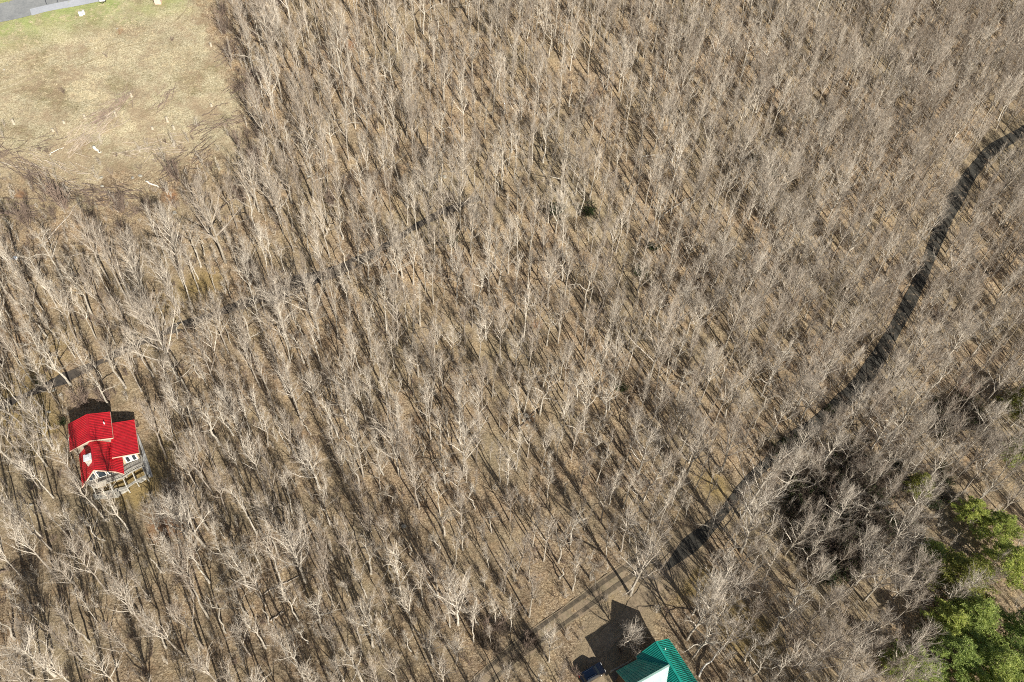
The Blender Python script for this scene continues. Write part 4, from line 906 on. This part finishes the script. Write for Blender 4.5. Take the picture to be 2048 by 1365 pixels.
SHR = [(245,425,.9,'dark brown bush left of the white log at the clearing edge'), (352,362,1.,'dark bush right of the white log'), (130,418,1.1,'wide dark bush at the lower left of the clearing'), (487,405,.9,'dark brown bush on the clearing edge near its right end'), (515,335,1.,'dark brown bush at the right end of the clearing'), (55,450,.9,'dark bush at the left frame edge below the clearing'), (300,428,.7,'small dark bush just below the white log'), (665,415,.9,'brown thicket inside the woods right of the clearing'), (700,385,.8,'dark brown thicket in the upper left woods'), (520,170,.8,'dark brush clump at the upper right edge of the clearing'), (1150,1352,.6,'reddish bare shrub beside the navy parked car'), (1240,1302,.45,'small bare bush in the shadow of the green-roofed house'), (900,405,.7,'round dark brown bush in the upper middle woods'), (1180,210,1.1,'dark brown brush patch near the top middle of the woods'), (1265,30,1.,'reddish brown brush at the top of the woods'), (560,10,.9,'brown brush at the top left edge of the woods'), (1470,1255,.6,'brown shrub right of the green-roofed house'), (985,1262,1.,'grey brown thicket beside the rutted driveway'), (1055,1290,.9,'dark brush lying over the rutted driveway'), (1710,950,1.3,'dark brown thicket below the lane bend'), (1660,1010,1.2,'dark brown brush in the shaded hollow right of the lane'), (1920,795,1.3,'dark bush beside the shaded hole at the right'), (1640,1090,1.1,'reddish brush right of the big round tree by the lane'), (1870,640,1.1,'reddish brown brush on the right side of the lane'), (168,812,1.2,'large twiggy brown bush in the shadow behind the upper red roof'), (212,806,1.,'brown twiggy bush at the upper right corner of the red-roofed house')]
for k, (px, py, s, lab) in enumerate(SHR):
    if not lab: continue
    f = g1(px, py); o = link('bare_shrub', BR[k % 3]); o.location = f; o.scale = (s*1.1, s*1.1, s*(1.45 if k < 10 else 1)); o.rotation_euler[2] = k*1.3; tag(o, lab, 'shrub', 'dark leafless shrubs')

# undergrowth: far too many small stems to count
UG = []
for i in range(4):
    V, Fs, mi = gen_bush(70+i, 1.5, 1.1, 9, 0, .011); UG.append(mesh_np('undergrowth', V, Fs, [TWIG if i % 2 else TWIGD]*2, mi))
for i in range(3):
    V, Fs, mi = gen_bush(80+i, 3.4, .7, 3, 0, .016); UG.append(mesh_np('undergrowth', V, Fs, [LIMB]*2, mi))
NU = 15000; ux = rng.uniform(-150, 200, NU); uy = rng.uniform(26, 260, NU); uq = proj(np.column_stack([ux, uy, zt(ux, uy)]))
uok = (uq[:, 0] > -60) & (uq[:, 0] < 2110) & (uq[:, 1] > -30) & (uq[:, 1] < 1420)
dcl = dpoly(ux, uy, CLW+[CLW[0]]); inc = inpoly(ux, uy, CLW)
fr = proj(np.column_stack([ux, uy, zt(ux, uy)]))[:, 1]
uok &= ~inc | (rng.random(NU) < np.clip((fr-230)/170, .01, .9))
for k_, d_k in (('LANE', 3), ('DRIVE', 2.6), ('TRACK', 1.), ('ROAD', 12)): uok &= dpoly(ux, uy, wl[k_]) > d_k
uok &= dpoly(ux, uy, [tuple(a) for a in RW[::3]]) > 2
for u, v, r_ in ((1, -.5, 5), (7, 0, 5), (10, 3, 5), (5, 5, 4)):
    p = HM @ Vector((u, v, 0)); uok &= (ux-p.x)**2+(uy-p.y)**2 > r_*r_
for px, py, r_ in ((1300, 1330, 9), (1225, 1300, 5), (1290, 1420, 12)):
    c = g1(px, py); uok &= (ux-c[0])**2+(uy-c[1])**2 > r_*r_
dens = .5+.5*np.sin(ux*.09+1.2*np.sin(uy*.06))*np.sin(uy*.08+2); dens = dens+np.where((uq[:, 0] > 1500) & (uq[:, 1] > 500), .6, 0)
uok &= rng.random(NU) < .35+dens
up_ = [(x, y, float(zt(x, y)), random.uniform(0, 6.28), random.uniform(.6, 1.3), random.uniform(.6, 1.3), random.choice([0, 1, 2, 3, 4, 5, 6])) for x, y in zip(ux[uok], uy[uok])]
scatter('undergrowth', up_, UG, 'twiggy brown undergrowth and seedlings between the trees', 'undergrowth', 0)

BRS = []
for i in range(2):
    V, Fs, mi = gen_bush(60+i, 3.6, 2.6, 13, 0, .016); BRS.append(mesh_np('brush', V, Fs, [TWIGD]*2, mi))
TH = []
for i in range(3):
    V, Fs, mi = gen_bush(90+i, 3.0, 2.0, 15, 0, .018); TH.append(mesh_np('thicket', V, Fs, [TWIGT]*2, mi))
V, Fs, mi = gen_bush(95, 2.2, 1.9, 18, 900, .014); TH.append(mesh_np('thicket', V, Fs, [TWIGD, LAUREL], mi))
def fill(poly, n, sc):
    W = np.array(to_world(poly)); x = rng.uniform(W[:, 0].min(), W[:, 0].max(), n); y = rng.uniform(W[:, 1].min(), W[:, 1].max(), n)
    k = inpoly(x, y, [tuple(a) for a in W]); return [(a, b, float(zt(a, b)), random.uniform(0, 6.28), sc*random.uniform(.7, 1.3), sc*random.uniform(.7, 1.3), random.choice([0, 1, 2, 2, 3])) for a, b in zip(x[k], y[k])]
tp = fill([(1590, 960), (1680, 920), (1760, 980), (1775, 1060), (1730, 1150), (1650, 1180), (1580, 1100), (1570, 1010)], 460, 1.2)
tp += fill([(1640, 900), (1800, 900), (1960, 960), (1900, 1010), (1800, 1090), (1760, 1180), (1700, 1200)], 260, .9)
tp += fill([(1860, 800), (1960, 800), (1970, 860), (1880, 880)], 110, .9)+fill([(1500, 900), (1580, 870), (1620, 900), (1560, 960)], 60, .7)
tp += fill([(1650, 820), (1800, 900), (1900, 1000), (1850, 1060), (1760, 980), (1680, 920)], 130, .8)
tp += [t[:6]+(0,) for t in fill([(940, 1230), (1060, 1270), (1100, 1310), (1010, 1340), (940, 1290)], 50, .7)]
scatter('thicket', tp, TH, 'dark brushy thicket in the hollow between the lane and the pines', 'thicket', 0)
BT = fill([(-40, 330), (200, 400), (300, 380), (450, 350), (520, 300), (480, 430), (420, 480), (300, 510), (150, 530), (-40, 520)], 330, .5)+fill([(430, 20), (470, 20), (530, 190), (540, 300), (480, 320), (470, 180)], 220, .9)
GT = []
for i in range(3):
    r = np.random.default_rng(400+i); n = 16; b0 = r.normal(0, .22, (n, 3))*[1, 1, 0]; d = norm(r.normal(0, .6, (n, 3))*[1, 1, 0]+[0, 0, 1]); V, F_, _ = frusta(b0, b0+d*r.uniform(.2, .5, (n, 1)), .03, 0., 3); GT.append(mesh_np('dry_grass', V, [F_], [STRAW]))
gx_ = rng.uniform(-140, -20, 26000); gy_ = rng.uniform(90, 235, 26000); gq = proj(np.column_stack([gx_, gy_, zt(gx_, gy_)])); gk = inpoly(gx_, gy_, CLW) & (dpoly(gx_, gy_, wl['ROAD']) > 4) & (gq[:, 0] > -20) & (gq[:, 1] > -20) & (np.sin(gx_*.35+np.sin(gy_*.5)*1.5)+np.sin(gy_*.3+gx_*.12)+rng.normal(0, .8, 26000) > .1)
scatter('dry_grass', [(x, y, float(zt(x, y)), random.uniform(0, 6.28), s_, s_*random.uniform(.7, 1.2), random.randrange(3)) for x, y in zip(gx_[gk], gy_[gk]) for s_ in (random.uniform(.6, 1.4),)], GT, 'tufts of pale dry grass over the clearing', 'grass', 0)
scatter('brush', [b[:4]+(b[4]*random.uniform(.8, 1.6), b[5]*random.uniform(.8, 1.6), random.randrange(9)) for b in BT], UG[:4]+UG[4:7]+BRS, 'low brown brush along the ragged edge of the clearing', 'brush', 0)

# ------------------------------------------------------------------ logs, stumps, rocks, brush piles
def log(px0, py0, px1, py1, rad, mat, lab, lift=0, nm='fallen_log', limbs=0):
    a = g1(px0, py0); b = g1(px1, py1); n = 7; t = np.linspace(0, 1, n); r = np.random.default_rng(int(px0*7+py0))
    P = a+(b-a)*t[:, None]; P[:, :2] += r.normal(0, .12, (n, 2)); P[:, 2] = np.maximum(zt(P[:, 0], P[:, 1])+rad*.8, P[:, 2])+lift*np.sin(t*math.pi/2)
    mb = MB(); mb.tube(P, rad*(1-.55*t), 9)
    L = np.linalg.norm(b-a)
    for k in range(limbs):
        s = P[int(2+r.integers(0, n-2))]; d = norm((b-a)/L+r.normal(0, .6, 3)*[1, 1, .3]+[0, 0, .25]); mb.tube([s, s+d*.8, s+d*1.5+[0, 0, -.1]], [rad*.35, rad*.22, .02], 5)
    o = mb.build(nm, mat, smooth=True); return tag(o, lab, 'log', 'fallen logs and poles')
WLOG = simple('bleached_wood', (.72, .68, .60), .8, .12, 2); GLOG = simple('grey_wood', (.42, .37, .31), .9, .25, 2); DLOG = simple('dark_wood', (.12, .09, .07), .9, .3, 2)
for a in [(292,364,320,377,.24,WLOG,'short white bleached log at the lower edge of the grassy clearing'), (436,422,470,397,.2,DLOG,'dark log lying at the woods edge below the clearing'), (97,479,160,406,.14,GLOG,'long thin pole pointing up right, just below the left of the clearing'), (83,495,99,479,.2,GLOG,'short grey log below the left of the clearing'), (143,513,175,504,.12,GLOG,'thin pale pole in the left woods'), (528,1187,600,1153,.13,GLOG,'long thin fallen stem in the lower left woods'), (540,1244,568,1224,.14,GLOG,'short fallen stem in the lower left woods'), (1279,312,1332,313,.12,WLOG,'thin white pole lying level in the upper middle woods'), (1330,428,1392,390,.2,GLOG,'fallen grey trunk pointing up right in the upper right woods'), (1200,365,1240,336,.13,GLOG,'fallen stem below the top middle of the woods'), (-4,1149,19,1136,.2,DLOG,'dark log at the left frame edge low down'), (142,1117,200,1067,.12,DLOG,'thin dark fallen stem in the lower left woods'), (1397,1352,1442,1298,.2,WLOG,'pale leaning fallen trunk right of the green roof', 1.2), (97,309,128,296,.12,WLOG,'curved pale stem lying in the clearing'), (430,215,460,205,.12,DLOG,'dark stem on the right side of the clearing'), (405,232,425,222,.14,DLOG,'short dark log in the right part of the clearing'), (560,500,600,492,.1,GLOG,'thin fallen stem in the upper left woods'), (1690,185,1735,172,.15,GLOG,'fallen grey limb in the upper right woods'), (0,325,68,343,.13,GLOG,'long grey pole at the left edge of the clearing'), (66,367,150,383,.12,GLOG,'long thin pole in the brush below the clearing'), (6,396,100,400,.12,DLOG,'long dark pole at the lower left of the clearing'), (210,838,222,834,.1,WLOG,'short pale stem by the upper corner of the red-roofed house'), (620,1160,636,1148,.1,DLOG,'short dark stick in the lower left woods'), (1005,875,1030,850,.1,GLOG,'small fallen stem beside the rocks in the middle'), (1040,855,1075,818,.14,DLOG,'dark rotting log beside the rock pile in the middle')]:
    log(*a[:5], a[5], a[6], a[7] if len(a) > 7 else 0, limbs=2 if a[4] > .13 else 0)
def rock(seed, R):
    r = np.random.default_rng(seed); n1, n2 = 7, 10; V = [(0, 0, 1)]
    for i in range(1, n1):
        for j in range(n2): th = math.pi*i/n1; ph = 2*math.pi*(j+.5*(i % 2))/n2; V.append((math.sin(th)*math.cos(ph), math.sin(th)*math.sin(ph), math.cos(th)))
    V.append((0, 0, -1)); V = np.array(V)
    for _ in range(9):
        d = norm(r.normal(0, 1, 3)); c = r.uniform(.55, .85); k = V@d; V = V-np.clip(k-c, 0, 1)[:, None]*d
    V = V*np.array([1, r.uniform(.6, .9), r.uniform(.45, .7)])*R
    F_ = [(0, 1+j, 1+(j+1) % n2) for j in range(n2)]
    for i in range(n1-2):
        for j in range(n2): F_.append((1+i*n2+j, 1+(i+1)*n2+j, 1+(i+1)*n2+(j+1) % n2, 1+i*n2+(j+1) % n2))
    F_ += [(len(V)-1, 1+(n1-2)*n2+(j+1) % n2, 1+(n1-2)*n2+j) for j in range(n2)]
    me = bpy.data.meshes.new('rock'); me.from_pydata(V.tolist(), [], F_); me.materials.append(ROCKM); me.update(); return me
ROCKM = simple('lichen_rock', (.33, .315, .27), .95, .4, 2.5, bump=.6)
RP = [rock(i, 1.) for i in range(5)]
RK = [(280,353,.85,'pale boulder just above the white log'), (265,357,.75,'pale boulder left of the one above the white log'), (202,356,.7,'low pale rock in the lower clearing'), (205,373,.6,'flat pale rock below another in the lower clearing'), (350,427,.9,'pale rock under the dark bushes right of the white log'), (606,242,.7,'pale rock at the left edge of the woods right of the clearing'), (1093,205,.9,'pale rock near the top middle of the woods'), (1052,831,1.,'largest pale rock of the rock pile in the middle'), (1046,842,.6,'small rock of the middle rock pile, lower left'), (1059,842,.6,'rock of the middle pile, right side'), (1040,829,.5,'small rock of the middle pile, upper left'), (1054,852,.5,'lowest rock of the middle pile'), (1068,834,.5,'outermost right rock of the middle pile'), (1096,927,.7,'pale rock of the small lower pile'), (1088,936,.5,'small rock at the left of the lower pile'), (1103,938,.5,'small rock at the right of the lower pile'), (1092,944,.45,'lowest small rock of the lower pile'), (862,877,.5,'lone small white rock in the lower middle woods'), (808,1053,.8,'pale boulder with a dark shadow in the lower woods'), (890,355,1.,'pale flat boulder in the upper middle woods'), (905,343,.8,'pale boulder just right of a flat one in the upper middle woods'), (617,354,.8,'pale rock in the upper left woods'), (1404,606,.7,'pale rock beside a thin tree right of centre'), (740,117,.7,'small pale rock in the top left woods'), (1316,315,1.,'pale rock at the end of the thin white pole'), (1330,322,.8,'pale rock right below the thin white pole'), (108,782,.6,'pale edging stone nearest the dark track above the red-roofed house'), (122,790,.6,'pale edging stone between the track and the red-roofed house'), (45,802,.7,'pale stone beside the track at the left'), (88,856,.5,'small pale stone left of the red-roofed house'), (97,825,.6,'pale stone at the upper left corner of the red-roofed house'), (1420,1178,.5,'small pale rock in the grass right of the driveway fork'), (8,140,.6,'dark-shadowed rock at the left edge of the clearing'), (100,565,.9,'mossy pale rock in the left woods'), (130,610,.8,'pale rock beside another in the left woods'), (235,58,.5,'small pale rock on the bare patch of the clearing'), (62,1010,.5,'small rock in the lower left woods below the red house')]
for k, (px, py, s, lab) in enumerate(RK):
    f = g1(px, py); o = link('rock', RP[k % 5]); s *= .75; o.location = (f[0], f[1], f[2]+s*.12); o.scale = (s, s, s); o.rotation_euler[2] = k*2.1; tag(o, lab, 'rock', 'rocks on the hillside')
STM = simple('stump_wood', (.42, .37, .29), .9, .15, 4)
ST = [(128,246,'stump at the left of the fallen brush in the clearing'), (170,236,'pale stump at the tip of the big brush pile'), (232,232,'splintered pale stump right of the brush pile'), (305,258,'small stump with a long shadow in the clearing'), (348,258,'stump right of centre in the clearing'), (28,248,'stump near the left frame edge in the clearing'), (106,262,'low stump left of the brush pile'), (263,193,'small stump above the brush pile'), (335,243,'pale stump in the right half of the clearing'), (423,212,'stump near the woods edge in the clearing'), (422,92,'small stump high in the clearing near the woods edge')]
for k, (px, py, lab) in enumerate(ST):
    f = g1(px, py); mb = MB(); h_ = .55+.3*(k % 3); mb.tube([(0, 0, -.2), (0, 0, .1), (0, 0, h_)], [.42, .3, .26], 10)
    o = mb.build('tree_stump', [STM]); o.location = f; tag(o, lab, 'stump', 'tree stumps in the clearing')
log(187,296,201,309,.42,simple('pale_log', (.66, .65, .58), .85, .12), 'thick short pale log lying in the middle of the clearing')
def pile(px, py, ang, L, Wd, n, lab, seed, mat):
    r = np.random.default_rng(seed); f = g1(px, py); c, s = math.cos(ang), math.sin(ang)
    P0 = []; P1 = []
    for i in range(n):
        x = r.uniform(-L/2, L/2); y = r.normal(0, Wd/3); a = ang+r.normal(0, .3); ln = r.uniform(1.5, 4.5); cx0 = f[0]+x*c-y*s; cy0 = f[1]+x*s+y*c
        q = [(cx0-math.cos(a)*ln/2, cy0-math.sin(a)*ln/2), (cx0+math.cos(a)*ln/2, cy0+math.sin(a)*ln/2)]; h0, h1 = r.uniform(.05, .9, 2)
        P0.append((*q[0], zt(*q[0])+h0)); P1.append((*q[1], zt(*q[1])+h1))
    P0 = np.array(P0, float); P1 = np.array(P1, float); V, _, Fq = frusta(P0, P1, .07, .03, 4); base = len(V)
    s2, e2 = children(r, P0, P1, 5, 1., .6, .1, 1.2); V2, F2, _ = frusta(s2, e2, .02, 0., 3, base)
    return tag(link('brush_pile', mesh_np('brush_pile', np.concatenate([V, V2]), [Fq, F2], [mat])), lab, 'brush pile', 'piles of cut branches in the clearing')
pile(225, 222, .95, 10, 2.6, 60, 'upper pile of cut grey branches in the middle of the clearing', 1, TWIGD)
pile(190, 265, .95, 13, 4.5, 90, 'larger lower pile of cut branches in the middle of the clearing', 2, TWIG)
pile(40, 335, -.35, 12, 2.5, 55, 'pile of cut poles at the left edge of the clearing', 3, TWIG)
pile(100, 380, -.5, 12, 4, 70, 'dark brush pile at the lower left of the clearing', 4, TWIGD)
pile(30, 425, .1, 10, 3, 50, 'brush pile at the left frame edge below the clearing', 5, TWIGD)
pile(498, 165, 1.0, 10, 2.5, 55, 'dark fallen branches at the right edge of the clearing', 6, TWIGD)
pile(440, 250, .5, 12, 3, 40, 'loose brown branches in the right part of the clearing', 7, TWIGD)
pile(300, 300, .3, 14, 4, 35, 'thin scattered branches in the lower clearing', 8, TWIG)
pile(210, 395, .1, 16, 4, 60, 'rusty brown brush along the lower edge of the clearing', 9, TWIGD)

TYR = asphalt('worn_grass', (.20, .16, .095), (.38, .33, .21), fsc=.8)
for ln in ([(-40, 200), (60, 165), (150, 135), (230, 100), (310, 80), (350, 60), (385, 25), (395, -10)], [(-40, 190), (60, 152), (150, 122), (225, 90), (300, 70), (340, 50), (372, 20), (380, -10)], [(-40, 150), (80, 118), (170, 100), (240, 72)]):
    tag(ribbon('worn_track', ln, .45, TYR, lift=.07, cols=3, ragged=1.2), kind='structure')
pile(60, 300, .6, 14, 6, 30, 'sparse thin branches at the left of the lower clearing', 11, TWIGD)
pile(380, 320, .8, 14, 5, 34, 'loose branches in the lower right of the clearing', 12, TWIGD)
pile(120, 340, -.3, 18, 5, 45, 'scattered brown branches across the lower left clearing', 13, TWIG)
pile(330, 200, 1.1, 6, 2, 16, 'few thin branches right of the upper brush pile', 14, TWIGD)
pile(470, 100, 1.2, 12, 3, 36, 'brown fallen branches at the upper right clearing edge', 15, TWIGD)

# ------------------------------------------------------------------ small objects by the road in the top left
def on(px, py, dz=0): f = g1(px, py); return (f[0], f[1], f[2]+dz)
tl = thing('utility_trailer', 'long white utility trailer at the roadside in the top left', 'trailer', on(205, 2), math.radians(118))
mb = MB(); mb.box((-1.9, -.62, .45), (1.3, .62, 1.25)); mb.build('body', WHITE, tl, bevel=.05)
mb = MB(); mb.bar((-1.9, -.4, .42), (-2.8, 0, .42), .08); mb.bar((-1.9, .4, .42), (-2.8, 0, .42), .08); mb.build('drawbar', simple('black_steel', (.03, .03, .03), .5, .1), tl)
for s in (-.66, .66): mb = MB(); mb.tube([(-.9, s-.08, .3), (-.9, s+.08, .3)], [.3, .3], 12); mb.build('wheel', simple('rubber', (.02, .02, .02), .8, .1), tl)
for k, (px, py, sx, lab) in enumerate([(163, 32, .8, 'left and wider of two small white utility boxes in the grass below the road'), (169, 29, .4, 'right and slimmer of two small white utility boxes below the road')]):
    b_ = thing('utility_box', lab, 'utility box', on(px, py), .3, 'white utility boxes')
    mb = MB(); mb.box((-sx/2, -.35, 0), (sx/2, .35, .9)); mb.build('cabinet', WHITE, b_, bevel=.03); mb = MB(); mb.box((-sx/2-.04, -.39, .9), (sx/2+.04, .39, .96)); mb.build('lid', WHITE, b_)
b_ = thing('stone_pillar', 'pinkish stone pillar with a cap at the top edge of the clearing', 'pillar', on(317, 6), .2)
mb = MB(); mb.box((-.8, -.8, -.2), (.8, .8, 1.7)); mb.build('shaft', simple('pink_stone', (.62, .46, .38), .9, .15, 3, bump=.4), b_, bevel=.06); mb = MB(); mb.box((-.95, -.95, 1.7), (.95, .95, 1.85)); mb.build('cap', simple('pink_cap', (.66, .52, .45), .9, .1), b_)
mb = MB(); mb.add([(-.7, -.3, .05), (.7, -.35, .04), (.8, .3, .1), (0, .45, .3), (-.8, .3, .06), (-.7, -.3, -.05), (.7, -.35, -.05), (.8, .3, -.05), (0, .45, -.05), (-.8, .3, -.05)], [(0, 1, 2, 3, 4), (9, 8, 7, 6, 5), (0, 5, 6, 1), (1, 6, 7, 2), (2, 7, 8, 3), (3, 8, 9, 4), (4, 9, 5, 0)])
o = mb.build('tarp', simple('pale_blue_tarp', (.60, .70, .82), .5, .08)); o.location = on(28, 517); tag(o, 'small pale blue tarp on the ground in the left woods', 'tarp')
